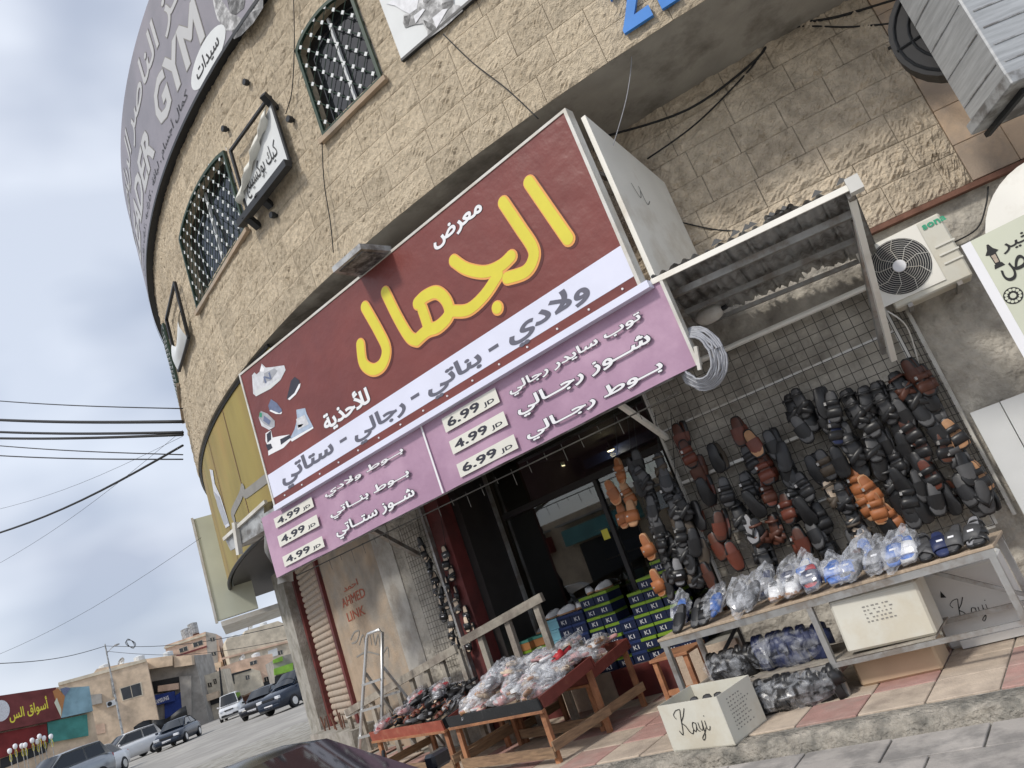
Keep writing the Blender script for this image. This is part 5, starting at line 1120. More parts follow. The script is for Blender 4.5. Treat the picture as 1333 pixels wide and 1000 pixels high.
top = [  # x, y, kind, colour, bed, bag, what
 (8, 430, 'clog', 'black', 'charcoal', 0, 'black clog at the left end of the table'), (52, 425, 'clog', 'black', 'charcoal', 0, 'second black clog from the left end of the table'), (100, 405, 'two_band', 'black', 'black', 0, 'black two-strap sandal beside the bagged blue one'),
 (160, 375, 'slide', 'blue', 'blue', 1, 'bagged bright blue slide near the left end of the table'), (225, 375, 'clog', 'charcoal', 'grey', 1, 'bagged charcoal clog right of the blue slide'), (280, 355, 'clog', 'black', 'black', 1, 'bagged black clog beside a crumpled white bundle'), (345, 345, 'trainer', 'white', 'white', 1, 'bagged white trainer, crumpled, left of the table middle'),
 (400, 335, 'trainer', 'white', 'white', 1, 'bagged white and black trainer near the table middle'), (460, 325, 'slide', 'navy', 'red', 1, 'bagged navy slide with red insole'), (530, 315, 'slide', 'blue', 'blue', 1, 'bagged blue and black slide, left of its pair'), (592, 300, 'slide', 'blue', 'black', 1, 'bagged blue and black slide, right of its pair'),
 (645, 270, 'two_band', 'charcoal', 'brown', 1, 'bagged grey sandal with brown edge on the table'), (725, 255, 'slide', 'grey', 'charcoal', 1, 'bagged grey slide with white sole on the table'), (800, 235, 'slide', 'blue', 'navy', 1, 'bagged blue slide left of the unbagged row'), (850, 215, 'slide', 'white', 'blue', 1, 'bagged white slide behind the blue one'),
 (905, 205, 'cross', 'charcoal', 'black', 0, 'charcoal cross-strap sandal, first of the unbagged row'), (970, 185, 'slide', 'navy', 'navy', 0, 'navy slide standing on the table'), (1035, 165, 'slide', 'charcoal', 'charcoal', 0, 'charcoal slide with white logo beside the navy one'), (1115, 145, 'slide', 'charcoal', 'grey', 0, 'charcoal slide with white logo at the table end'), (1170, 115, 'cross', 'black', 'black', 0, 'black sandal on the far right corner of the table')]
top += [(190, 300, 'slide', 'navy', 'blue', 1, 'bagged navy slide in the back row at the left'), (260, 300, 'trainer', 'grey', 'white', 1, 'bagged grey trainer in the back row'), (340, 285, 'trainer', 'white', 'white', 1, 'bagged white trainer in the back row'), (420, 265, 'slide', 'grey', 'navy', 1, 'bagged grey slide in the back row'), (490, 250, 'slide', 'navy', 'grey', 1, 'bagged dark slide in the back row'), (560, 225, 'slide', 'blue', 'white', 1, 'bagged blue slide in the back row'), (655, 190, 'trainer', 'white', 'brown', 1, 'bagged white trainer with brown trim in the back row'), (780, 160, 'slide', 'blue', 'blue', 1, 'bagged blue slide at the back, right'), (850, 150, 'trainer', 'white', 'white', 1, 'bagged white trainer at the back, right')]
for x, y, kd, up, bd, bg_, lb in top:
    p = onZ(*KT(x, y+30), tz+.05); p.x = min(max(p.x, tx0+.07), tx1-.07); p.y = min(max(p.y, ty0+.16), ty1-.16)
    z = tz+.002+(.03 if bg_ else 0); tilt = random.uniform(.35, .75) if kd != 'trainer' else .1
    mw = Matrix.Translation((p.x, p.y, z))@Matrix.Rotation(math.pi+random.uniform(-.25, .25), 4, 'Z')@Matrix.Translation((0, 0, .135*math.sin(tilt)))@Matrix.Rotation(-tilt, 4, 'X')@Matrix.Diagonal((1.15, 1.1, 1.1, 1))
    shoe(kd, up, bd, 'bagged_shoe' if bg_ else 'table_sandal', lb, mw@Matrix.Diagonal((1.25 if bg_ else 1.05, 1.08, 1.1, 1)), 'shoes lined up on the display table', bool(bg_), 'shoe')
# cartons
def script_kayi(parent, S, k, u, v, w=.004):            # the handwritten carton mark
    ST = [([(0, .05), (.03, .0), (.06, .06), (.10, .20), (.135, .30)], .008), ([(.02, .20), (.0, .25), (.06, .30), (.13, .31)], .006), ([(.21, .31), (.15, .22), (.085, .15), (.13, .10), (.16, .03), (.20, .0), (.23, .04)], .008),
          ([(.30, .12), (.26, .13), (.235, .07), (.26, .02), (.30, .08), (.305, .12), (.30, .04), (.33, .02)], .007), ([(.345, .12), (.345, .05), (.38, .03), (.405, .10), (.41, .13), (.39, -.03), (.34, -.09), (.33, -.06), (.40, .0), (.44, .05)], .007), ([(.46, .13), (.455, .04), (.485, .02), (.51, .06)], .007), ([(.475, .19)], .009)]
    lay('carton_mark', stroke_loops([([(u+a*k, v+b*k) for a, b in p], r*k*.8) for p, r in ST], n=4), S, w, 'ink', parent)
def print_lines(parent, S, u, v, L, rows, w=.003):
    for r in range(rows):
        x = u
        while x < u+L*random.uniform(.6, 1):
            d = random.uniform(.008, .025); lay('small_print', [[(x, v-r*.028), (x+d, v-r*.028), (x+d, v-r*.028+.009), (x, v-r*.028+.009)]], S, w, 'ink_grey', parent); x += d+random.uniform(.01, .035)
ck = wthing('open_carton', 'open white carton with handwritten black mark standing at the kerb', 'carton', (-3.35, 5.75, 0))
F0, F1, BK = Vector((-3.66, 5.64, 0)), Vector((-3.05, 5.52, 0)), Vector((-2.98, 6.02, 0)); dB = BK-F1; hh = .36
PF = PlaneAB((F0.x, F0.y), (F1.x, F1.y)); PSd = PlaneAB((F1.x, F1.y), (BK.x, BK.y))
for nme, a, c in (('front_wall', F0, F1), ('side_wall', F1, BK), ('back_wall', BK, F0+dB), ('side_wall', F0+dB, F0)):
    PW = PlaneAB((a.x, a.y), (c.x, c.y)); board(nme, [(0.0, .002), (PW.len-.007, .002), (PW.len-.007, hh), (0, hh)], PW, -.006, 0, 'carton_white', ck)
MB().hexa([F0+Vector((0, 0, .004)), F1+Vector((0, 0, .004)), BK+Vector((0, 0, .004)), F0+dB+Vector((0, 0, .004)), F0+Vector((0, 0, .01)), F1+Vector((0, 0, .01)), BK+Vector((0, 0, .01)), F0+dB+Vector((0, 0, .01))]).build('floor', MATS['carton_white'], ck)
script_kayi(ck, PF, .62, .14, .12); print_lines(ck, PSd, .10, .30, .3, 9)
for k, (a, c, lb) in enumerate(((.25, .45, 'left'), (.5, .5, 'middle'), (.72, .55, 'right'))):
    p = F0+(F1-F0)*a+dB*c; shoe('clog', 'black', 'charcoal', 'carton_shoe', f'black shoe poking out of the open carton, {lb} one', Matrix.Translation((p.x, p.y, .21))@Matrix.Rotation(.4*k, 4, 'Z')@Matrix.Rotation(.6, 4, 'X'), 'shoes in the open carton', cat='shoe')
def carton(name, label, c, d, rz, mat, rx=0, ry=0):
    o = thing(name, label, 'carton', None, TRS(c, (rx, ry, rz))); MB().box((0, 0, d[2]/2), d, ch=.018).build('box', MATS[mat], o)
    MB().box((0, 0, d[2]+.0015), (d[0]-.02, .05, .003)).build('tape', MATS['card_print'], o); MB().box((0, -d[1]/2-.001, d[2]*.985-.03), (d[0]-.05, .002, .004)).build('flap_seam', MATS['card_print'], o); return o
mc = carton('shelf_carton', 'yellowed white carton lying on the table shelf', (-1.93, 6.52, .27), (.66, .46, .41), .07, 'carton_white', -.05, .03)
QS = type('Q', (), {'map': staticmethod(lambda u, v, w=0: Vector((u, -.23-w, v)))}); print_lines(mc, QS, -.10, .30, .24, 5, .004)
QL = type('Q', (), {'map': staticmethod(lambda u, v, w=0: Vector((-.33-w, -u, v)))}); print_lines(mc, QL, -.1, .2, .2, 3, .004)
lc = carton('floor_carton', 'brown-grey carton under the table shelf below the yellowed one', (-2.0, 6.62, .0), (.62, .40, .215), .03, 'carton_tan')
bc = carton('back_carton', 'grey-white carton with handwritten mark behind the right end of the table', (-1.42, 7.2, 0), (.62, .40, .60), .05, 'carton_grey')
QK = type('Q', (), {'map': staticmethod(lambda u, v, w=0: Vector((u, -.2-w, v)))}); script_kayi(bc, QK, .52, -.16, .20)
lay('arrow_mark', [[(-.2, .40), (-.16, .39), (-.18, .45)]], QK, .004, 'ink', bc)
MB().box((.08, -.05, .04), (.56, .5, .06)).build('flattened_flap', MATS['carton_grey'], bc)
# shrink-wrapped bundles of slippers
def bundle(label, c, d, rz, n, colr):
    o = thing('slipper_bundle', label, 'bundle', 'bagged slipper bundles under the table', TRS(c, (0, 0, rz)))
    for k in range(n):
        x = (k+.5)/n*d[0]-d[0]/2; R3 = TRS((x, random.uniform(-.03, .03), d[2]*.5+random.uniform(-.015, .015)), (math.pi/2+random.uniform(-.2, .2), random.uniform(-.3, .3), math.pi/2+random.uniform(-.3, .3)), (1.5, d[1]*.95/.27, 1.7))
        link('slipper_sole', cache(('s', colr), lambda: sole_mb().mesh('sole', SHOE[colr], True)), o, R3@TRS((0, 0, 0), (0, 0, math.pi/2*0)))
        link('slipper_strap', cache(('w3', colr), lambda: band_mb(-.02, .085, .052, .032, w=.104, th=.006).mesh('strap', SHOE[colr], True)), o, R3)
        if k % 2: link('slipper_footbed', cache(('b', 'grey'), lambda: bed_mb().mesh('footbed', SHOE['grey'], True)), o, R3)
    r = random.Random(int(c[0]*100)); b = MB()
    def f(a, t):
        e = math.sin(math.pi*a)**.3 if 0 < a < 1 else .12; th = t*2*math.pi; q = 1+.06*math.sin(5*th+9*a)+.05*math.sin(11*a+3*th)+r.uniform(-.04, .04)
        return ((a-.5)*d[0]*1.12, d[1]*.53*math.cos(th)*e*q, d[2]*.5+d[2]*.53*math.sin(th)*e*q)
    b.grid(16, 18, f); b.build('plastic_wrap', MATS['plastic_wrap'], o); return o
bundle('black slippers shrink-wrapped on the tiles in front of the table', (-2.78, 6.22, .0), (.72, .30, .25), .12, 13, 'black')
bundle('plastic bag of black slippers on the tiles beside the open carton', (-3.2, 6.35, .0), (.38, .3, .24), .3, 7, 'black')
bundle('navy slippers in plastic on the table shelf', (-2.78, 6.46, .27), (.62, .32, .28), .05, 11, 'navy')
bundle('clear bag of black slippers at the left of the table shelf', (-3.33, 6.45, .27), (.42, .3, .24), -.05, 7, 'black')
# wooden stool between entrance and table
ws = wthing('wooden_stool', 'worn orange wooden stool by the left table leg', 'stool', (-4.25, 7.3, 0))
for x in (-4.47, -4.1):
    for y in (7.15, 7.5): MB().bar((x, y, 0), (x+.0, y, .46), .05, .05).build('leg', MATS['wood_orange'], ws)
MB().box((-4.285, 7.325, .475), (.46, .44, .03), ch=.004).build('seat', MATS['wood_orange'], ws)
for z in (.14,): MB().bar((-4.47, 7.15, z), (-4.1, 7.15, z), .03, .05).build('stretcher', MATS['wood_orange'], ws)

# ================================================================== STREET STALLS ON THE LEFT
def tray(label, FL_, FR_, depth, tilt, colf, cols, z):
    FL_, FR_ = Vector(FL_), Vector(FR_); d = (FR_-FL_).normalized(); n = Vector((-d.y, d.x, 0)); up = Vector((0, 0, 1)); L = (FR_-FL_).length
    bk = n*depth*math.cos(tilt)+up*depth*math.sin(tilt); nrm = d.cross(bk).normalized(); h = .11
    o = wthing('sales_tray', label, 'stall', (FL_+FR_)/2-up*z, 'wooden sales trays on the pavement')
    def slab(nme, a, c, mat, th=.022, hh=h):
        dd = (c-a).normalized(); w = nrm.cross(dd).normalized()*th/2
        MB().hexa([a-w, a+w, c+w, c-w, a-w+nrm*hh, a+w+nrm*hh, c+w+nrm*hh, c-w+nrm*hh]).build(nme, MATS[mat], o)
    e = d*.012; f = bk.normalized()*.024
    slab('front_board', FL_-e, FR_+e, colf); slab('back_board', FL_+bk-e, FR_+bk+e, 'tray_maroon'); slab('side_board', FR_+f, FR_+bk-f, cols); slab('side_board', FL_+f, FL_+bk-f, cols)
    MB().hexa([FL_+d*.012+f*.6, FR_-d*.012+f*.6, FR_+bk-d*.012-f*.6, FL_+bk+d*.012-f*.6]+[q+nrm*.015 for q in (FL_+d*.012+f*.6, FR_-d*.012+f*.6, FR_+bk-d*.012-f*.6, FL_+bk+d*.012-f*.6)]).build('tray_floor', MATS['ply'], o)
    MB().bar(FL_-nrm*.012-d*.02, FR_-nrm*.012+d*.02, .05, .024, nrm).build('front_batten', MATS['wood_orange'], o)
    for a in (FL_+d*.06, FR_-d*.06):
        for q, k in ((a+n*.05, 0), (a+n*(depth*math.cos(tilt)-.05), depth*math.sin(tilt))):
            g = gz(q.x); MB().bar((q.x, q.y, g), (q.x, q.y, q.z+k-.012), .055, .045).build('leg', MATS['wood_orange'], o)
    for s in (0, 1):
        a = (FL_+d*.06, FR_-d*.06)[s]; p, q = a+n*.0+d*(-.045 if s == 0 else .045), a+n*(depth*math.cos(tilt))+d*(-.045 if s == 0 else .045); MB().bar((p.x, p.y, gz(p.x)+.16), (q.x, q.y, gz(q.x)+.2), .022, .09).build('side_stretcher', MATS['wood'], o)
    p, q = FL_+d*.02-n*.0, FR_-d*.02; MB().bar((p.x, p.y, gz(p.x)+.11), (q.x, q.y, gz(q.x)+.11), .022, .10).build('front_stretcher', MATS['wood'], o)
    return (FL_, d, bk, nrm, L, depth)
t2 = tray('black-fronted sales tray heaped with bagged pale slippers', (-6.63, 6.20, .50), (-5.06, 5.90, .50), .85, .16, 'tray_black', 'tray_maroon', .5)
t3 = tray('maroon sales tray behind the black-fronted one, next to the entrance', (-6.45, 6.98, .50), (-5.07, 6.74, .49), .80, .16, 'tray_maroon', 'tray_maroon', .5)
t1 = tray('red-fronted sales tray of dark shoes beside the ladder', (-8.5, 6.62, .50), (-6.78, 6.24, .48), .85, .16, 'tray_red', 'tray_black', .5)
def pile(T, n, kinds, label, group, bag, hmax, name):
    FL_, d, bk, nrm, L, dep = T; u3 = bk.normalized()
    for k in range(n):
        a = random.uniform(.06, .94); c = random.uniform(.10, .93); e = min(a, 1-a, c*1.3, (1-c)*1.3)*2.4
        h = .035+random.random()**.8*hmax*min(1, e)+.09*c
        p = FL_+d*(a*L)+bk*c+nrm*h; kd, up, bd, lb = random.choice(kinds)
        R = Matrix((d, u3, nrm)).transposed().to_4x4()
        mw = Matrix.Translation(p)@R@Matrix.Rotation(random.uniform(-3.1, 3.1) if not bag else math.pi+random.uniform(-.8, .8), 4, 'Z')@Matrix.Rotation(random.uniform(-.3, .45), 4, 'X')@Matrix.Rotation(random.uniform(-.5, .5), 4, 'Y')@Matrix.Diagonal((.95, .95, .95, 1))
        bg_ = bag and random.random() < .75; lb = lb
        wh = ('front', 'middle', 'back')[min(2, int(c*3))]+' '+('left', 'centre', 'right')[min(2, int(a*3))]
        shoe(kd, up, bd, name if bg_ or not bag else 'loose_slipper', (label.format(lb) if bg_ or not bag else label.format(lb).replace('bagged ', 'unwrapped '))+', '+wh, mw, group, bg_, 'slipper' if bag else 'shoe')
pale = [('slide', 'white', 'cream', 'white'), ('thong', 'pink', 'cream', 'pink'), ('slide', 'cream', 'cream', 'cream'), ('band', 'white', 'tan', 'white'), ('slide', 'grey', 'white', 'grey'), ('thong', 'white', 'pink', 'white'), ('slide', 'pink', 'white', 'pink'), ('band', 'cream', 'pink', 'cream'), ('slide', 'white', 'grey', 'white')]
pile(t2, 125, pale, '{} bagged slipper heaped in the black-fronted tray', 'bagged slippers in the black-fronted tray', True, .25, 'bagged_slipper')
pile(t3, 70, pale+[('band', 'charcoal', 'grey', 'charcoal'), ('slide', 'grey', 'charcoal', 'grey'), ('slide', 'blue', 'white', 'blue')], '{} bagged slipper heaped in the maroon tray by the entrance', 'bagged slippers in the maroon tray', True, .20, 'bagged_slipper')
shoe('slide', 'red', 'black', 'red_slipper', 'bright red slipper on the right edge of the black-fronted tray', Matrix.Translation(t2[0]+t2[1]*(t2[4]-.17)+t2[2]*.78+t2[3]*.24)@Matrix.Rotation(2.6, 4, 'Z')@Matrix.Rotation(-.3, 4, 'X'), None, False, 'slipper')
dark = [('clog', 'black', 'black', 'black'), ('two_band', 'black', 'charcoal', 'black'), ('cross', 'black', 'cream', 'black'), ('clog', 'charcoal', 'grey', 'charcoal'), ('trainer', 'black', 'black', 'black'), ('clog', 'brown', 'tan', 'brown'), ('cross', 'redbrown', 'tan', 'red-brown')]
pile(t1, 75, dark, '{} shoe heaped in the red-fronted tray', 'loose shoes in the red-fronted tray', False, .20, 'loose_shoe')
pile(t1, 9, [('slide', 'blue', 'white', 'blue'), ('slide', 'pink', 'red', 'pink'), ('slide', 'grey', 'white', 'grey')], '{} bagged slipper on the dark shoes of the red-fronted tray', 'bagged slippers on the red-fronted tray', True, .30, 'bagged_slipper')
# shoes on top of the boxes
for i, (bi, up, lb) in enumerate(((4, 'white', 'white trainer on the dark blue-lidded boxes, left one'), (5, 'white', 'white trainer on the dark blue-lidded boxes, right one'), (6, 'white', 'white trainer on the green-lidded boxes, left one'), (7, 'white', 'white trainer on the green-lidded boxes, right one'), (2, 'grey', 'grey trainer on the orange box'), (3, 'white', 'pale trainer on the sky blue boxes'))):
    x, y, z = box_top[bi]; shoe('trainer', up, 'white', 'box_top_trainer', lb, Matrix.Translation((x, y-.03, z+.001))@Matrix.Rotation(random.uniform(2.2, 4), 4, 'Z'), 'trainers on the shoe boxes', cat='shoe')

# ---- sloping handrail with boards, ladder
hr = wthing('wooden_handrail', 'grey wooden handrail with posts sloping behind the trays', 'handrail', (-8, 7.3, 0)); SH_ = Cyl(RW+.38)
A = [SH_.map(*SH_.inv(*p)) for p in ((451, 928), (594, 844), (625, 824), (706, 777))]
for a, c in ((A[0], A[1]), (A[2]-Vector((.35, 0, .03)), A[3])): MB().bar(a, c, .05, .10).build('rail', MATS['wood_grey'], hr)
for k in range(9):
    t = k/8; p = A[0].lerp(A[1], t); MB().bar((p.x, p.y+.03, gz(p.x)), (p.x, p.y+.03, p.z-.02), .07, .05).build('post', MATS['wood_grey'], hr)
for t in (.05, .5, .95): p = A[2].lerp(A[3], t); MB().bar((p.x-.1, p.y+.04, .05), (p.x-.1, p.y+.04, p.z-.02), .08, .06).build('post', MATS['wood_grey'], hr)
MB().bar(A[0]+Vector((-.02, .01, -.02)), A[0]+Vector((.55, -.01, .03)), .06, .115).build('white_end_board', MATS['white_metal'], hr)
ld = wthing('step_ladder', 'aluminium step ladder standing open beside the red-fronted tray', 'ladder', (-9.2, 7.0, 0)); PLd = PlaneY(7.05)
q = [PLd.inv(*p) for p in ((466, 982), (480, 824), (494, 820), (495, 930))]
g0 = gz(-9.3); lx0, lx1 = -9.32, -8.86; tx0_, tx1_ = -8.66, -8.32; ztop = 1.72
b1, b2 = Vector((lx0, 6.85, g0)), Vector((lx1+.06, 6.85, g0)); a1, a2 = Vector((tx0_-.0, 7.1, ztop)), Vector((tx1_, 7.1, ztop))
MB().tube([b1, b1.lerp(a1, .5), a1, a1+Vector((.05, 0, .05)), a2+Vector((-.05, 0, .05)), a2, b2.lerp(a2, .5), b2], .022, 8).build('front_frame', MATS['aluminium'], ld, True)
for t in (.28, .47, .66): MB().bar(b1.lerp(a1, t), b2.lerp(a2, t), .08, .028).build('tread', MATS['aluminium'], ld)
c1, c2 = Vector((-8.75, 7.52, g0)), Vector((-8.25, 7.52, g0))
for a, c in ((b1.lerp(a1, .74)+Vector((0, .02, 0)), c1), (b2.lerp(a2, .74)+Vector((0, .02, 0)), c2)): MB().bar(a, c, .035, .03).build('rear_leg', MATS['steel'], ld)
for t in (.3, .65): MB().bar((b1.lerp(a1, .74)).lerp(c1, t), (b2.lerp(a2, .74)).lerp(c2, t), .03, .03).build('rear_brace', MATS['steel'], ld)

# ================================================================== DOWN THE STREET
def bgp(px, py, D, yaw=0):
    d = Vector(ray(px, py)); d.z = 0; d.normalize(); P = d*D; r = Matrix.Rotation(yaw, 3, 'Z')@Vector((d.y, -d.x, 0)); return PlaneAB((P.x-r.x*60, P.y-r.y*60), (P.x+r.x*60, P.y+r.y*60))
cG = lambda x, y: (.34*x, 660+.34*y)
cH = lambda x, y: (200+.21*x, 790+.21*y)
cI = lambda x, y: (.21*x, 790+.21*y)
for n, c in (('bg_beige', (.66, .52, .38)), ('bg_pink', (.68, .49, .37)), ('bg_cream', (.64, .57, .45)), ('bg_grey', (.36, .34, .31)), ('bg_teal', (.14, .33, .33)), ('bg_maroon', (.17, .045, .045)), ('bg_red', (.20, .03, .03)), ('bg_teal_dark', (.07, .26, .23)), ('bg_blue', (.03, .06, .26)), ('bg_green', (.22, .42, .06)), ('bg_skyblue', (.25, .40, .47))): M(n, c, .9, .18, 1.2, .2, 8, col2=tuple(v*.78 for v in c), mixs=.7)
def bg_building(name, label, S, C_, top, depth, mat, feats, base=.1, roof=()):
    q = [S.inv(*C_(*p)) for p in top]; poly = [(q[0][0], base)]+[(q[-1][0], base)]+list(reversed(q))
    o = wthing(name, label, 'building', S.map((q[0][0]+q[-1][0])/2, base))
    board('wall', poly, S, -depth, 0, mat, o)
    for f in feats:
        nm_, pts, w0, w1, mt = f; g = [S.inv(*C_(*p)) for p in pts]; p_ = board(nm_, g, S, w0, w1, mt, o)
        if nm_ == 'window':
            c = (sum(a for a, _ in g)/len(g), sum(b for _, b in g)/len(g)); board('frame', [(a+(a-c[0])*.14, b+(b-c[1])*.14) for a, b in g], S, .01, .04, 'bg_cream', p_)
            v0, v1 = min(b for _, b in g), max(b for _, b in g); board('mullion', [(c[0]-.03, v0+.08), (c[0]+.03, v0+.08), (c[0]+.03, v1-.08), (c[0]-.03, v1-.08)], S, w1+.001, w1+.02, 'bg_cream', p_)
    return o, S
W0, W1 = .02, .06
S1 = bgp(60, 930, 72, .12)
o, _ = bg_building('corner_shop', 'low shop with maroon fascia, yellow Arabic letters and turquoise end panel', S1, cI, [(-120, 580), (0, 553), (360, 497), (545, 495)], 8, 'bg_beige',
   [('fascia', [(-120, 800), (290, 716), (372, 695), (340, 505), (0, 556), (-120, 580)], .0, .6, 'bg_maroon'), ('end_panel', [(372, 694), (568, 650), (545, 498), (380, 512)], .0, .62, 'bg_skyblue'), ('lower_band', [(-60, 960), (296, 838), (285, 726), (-60, 798)], 0, .3, 'bg_red'),
    ('lower_panel', [(300, 845), (545, 800), (535, 668), (290, 718)], .0, .32, 'bg_teal_dark'), ('doorway', [(0, 1010), (290, 900), (296, 842), (0, 945)], -.02, .05, 'black_metal'), ('mural_patch', [(372, 690), (395, 560), (350, 510), (320, 530), (350, 620)], .6, .64, 'box_orange'), ('mural_patch', [(395, 560), (430, 510), (400, 505), (365, 515)], .6, .66, 'pr_blue'), ('mural_patch', [(330, 600), (372, 690), (372, 640), (345, 570)], .6, .66, 'olive_patch' if False else 'pale_green')])
write('lettering', 'أسواق الس', S1, [cI(52, 685), cI(290, 600), cI(95, 615), cI(180, 690)], .61, 'yellow_print', o, .02)
lay('round_emblem', [[(S1.inv(*cI(0, 650))[0]+.55*math.cos(t*math.pi/10), S1.inv(*cI(0, 650))[1]+.75*math.sin(t*math.pi/10)) for t in range(20)]], S1, .61, 'pr_light', o)
for i in range(9):
    x = 60+i*30+random.uniform(-12, 12); p = S1.map(*S1.inv(*cI(x, 905-i*11+random.uniform(-14, 14))), 1.2+random.uniform(-.5, .5)); l_ = thing('globe_lamp', f'white globe lamp on a yellow hoop, {ORD(i)} from the left before the corner shop', 'lamp', 'globe lamps before the corner shop', Matrix.Translation(p))
    MB().tube([(0, 0, -.05), (0, 0, .02), (0, 0, .12), (0, 0, .24), (0, 0, .32), (0, 0, .34)], [.04, .12, .15, .15, .09, .02], 10).build('globe', MATS['white_print'], l_, True)
    MB().tube([(.22*math.cos(t*math.pi/10), 0, -.32+.26*math.sin(t*math.pi/10)) for t in range(21)], .014, 5, False).build('hoop', MATS['yellow_print'], l_); MB().tube([(0, 0, -.05), (0, 0, -(p.z-.25))], .03, 5).build('pole', MATS['steel'], l_)
S2 = bgp(150, 900, 96, -.05)
bg_building('beige_house', 'plain beige two-storey building with one double window behind the lamp post', S2, cI, [(362, 475), (560, 435), (600, 385), (905, 325)], 12, 'bg_beige',
   [('window', [(765, 578), (880, 545), (868, 472), (747, 508)], W0, W1, 'glass_dark'), ('balcony_box', [(570, 612), (635, 598), (632, 540), (562, 548)], 0, .9, 'bg_grey'), ('doorway', [(552, 800), (655, 780), (648, 722), (545, 742)], W0, W1, 'bg_pink'), ('parapet', [(362, 490), (905, 340), (905, 322), (362, 470)], 0, .12, 'bg_cream'), ('drain_pipe', [(700, 560), (712, 556), (690, 440), (682, 442)], 0, .1, 'bg_grey')])
S3 = bgp(235, 890, 102, -.25)
o3, _ = bg_building('balcony_block', 'grey block with concrete balconies and a blue shop sign', S3, cH, [(-60, 330), (10, 318), (250, 300)], 9, 'bg_grey',
   [('balcony', [(-50, 392), (140, 362), (138, 300), (-50, 325)], 0, 1.6, 'bg_beige'), ('balcony', [(146, 374), (256, 358), (250, 300), (142, 306)], 0, 1.2, 'bg_beige'), ('recess', [(-40, 548), (165, 508), (158, 432), (-40, 470)], .01, .06, 'black_metal'), ('lower_balcony', [(40, 525), (165, 508), (162, 470), (40, 488)], .05, .9, 'bg_pink'),  # the recess is a flat black board, its shade put in as colour
    ('shop_window', [(75, 722), (182, 690), (180, 520), (72, 600)], W0, .3, 'bg_blue'), ('stone_pier', [(190, 705), (240, 690), (238, 425), (165, 432)], 0, .5, 'bg_grey'), ('shop_sign_board', [(10, 612), (142, 580), (138, 520), (8, 548)], .4, .8, 'bg_blue')])
write('lettering', 'SAMSUNG', S3, [cH(22, 592), cH(108, 572), cH(22, 575), cH(105, 555)], .81, 'white_print', o3, .03, ar=False)
S4 = bgp(260, 860, 135, -.1)
o4, _ = bg_building('pink_house', 'tall salmon house with rooftop water tanks', S4, cH, [(68, 240), (320, 155), (386, 168)], 10, 'bg_pink',
   [('window', [(165, 285), (212, 270), (206, 244), (158, 261)], W0, W1, 'glass_dark'), ('window', [(250, 252), (306, 234), (300, 207), (244, 226)], W0, W1, 'glass_dark'), ('window', [(274, 345), (328, 329), (324, 299), (268, 316)], W0, W1, 'glass_dark'), ('cornice', [(66, 262), (325, 178), (322, 166), (66, 250)], 0, .25, 'bg_cream'), ('string_course', [(100, 325), (330, 250), (330, 240), (100, 315)], 0, .2, 'bg_maroon'),
    ('side_return', [(345, 420), (405, 400), (386, 168), (322, 155)], -.3, .1, 'bg_grey'), ('window', [(355, 215), (380, 212), (376, 190), (350, 194)], .1, .14, 'glass_dark'), ('window', [(362, 305), (388, 300), (384, 280), (358, 285)], .1, .14, 'glass_dark'), ('balcony', [(215, 450), (425, 385), (420, 340), (212, 405)], 0, 1.5, 'bg_beige')])
for i, (x, y) in enumerate(((190, 165), (232, 130), (222, 160))):
    u, v = S4.inv(*cH(x, y)); p = S4.map(u, v-.9, -2.5); tk = thing('water_tank', 'galvanised rooftop water tank, '+('left one', 'topmost one', 'right one')[i]+' on the salmon house', 'tank', 'rooftop water tanks', Matrix.Translation(p))
    MB().tube([(0, 0, 0), (0, 0, 1.7)], .75, 14).build('drum', MATS['galvanised'], tk); MB().tube([(0, 0, 1.7), (0, 0, 1.85)], [.75, .2], 14).build('lid', MATS['steel'], tk); MB().box((0, 0, -.6), (1.1, 1.1, 1.19)).build('stand', MATS['rust'], tk)
S5 = bgp(330, 860, 128, .1)
bg_building('cream_house', 'cream stepped building at the end of the street', S5, cH, [(445, 225), (455, 195), (560, 175), (565, 150), (770, 88), (858, 125)], 10, 'bg_cream',
   [('window', [(633, 356), (682, 340), (680, 313), (630, 330)], W0, W1, 'glass_dark'), ('roof_line', [(420, 330), (860, 215), (858, 205), (420, 318)], 0, .3, 'bg_pink'), ('window', [(775, 300), (800, 293), (796, 268), (770, 276)], W0, W1, 'glass_dark'), ('white_panel', [(712, 320), (770, 300), (765, 255), (708, 275)], 0, .1, 'board_white')])
S6 = bgp(315, 880, 112, .05)
bg_building('low_pink_house', 'low pinkish house with a round-cornered balcony above the white van', S6, cH, [(400, 380), (560, 325), (735, 290), (742, 330)], 8, 'bg_pink',
   [('balcony', [(430, 555), (560, 550), (680, 490), (655, 400), (600, 385), (425, 430)], 0, 1.3, 'bg_cream'), ('window', [(425, 505), (500, 480), (495, 425), (420, 450)], 1.3, 1.36, 'glass_dark'), ('window', [(570, 455), (592, 450), (588, 425), (566, 430)], 1.3, 1.36, 'glass_dark'), ('recess', [(470, 660), (620, 600), (600, 545), (465, 590)], .02, .2, 'rust'), ('window', [(690, 470), (715, 462), (712, 432), (684, 440)], W0, W1, 'glass_dark'), ('window', [(600, 365), (640, 352), (637, 330), (596, 342)], W0, W1, 'glass_dark'), ('railing', [(430, 445), (600, 395), (598, 385), (428, 434)], 1.3, 1.4, 'black_metal'), ('shop_opening', [(640, 520), (735, 490), (735, 455), (640, 480)], W0, W1, 'black_metal')])
S7 = bgp(370, 870, 92, .15)
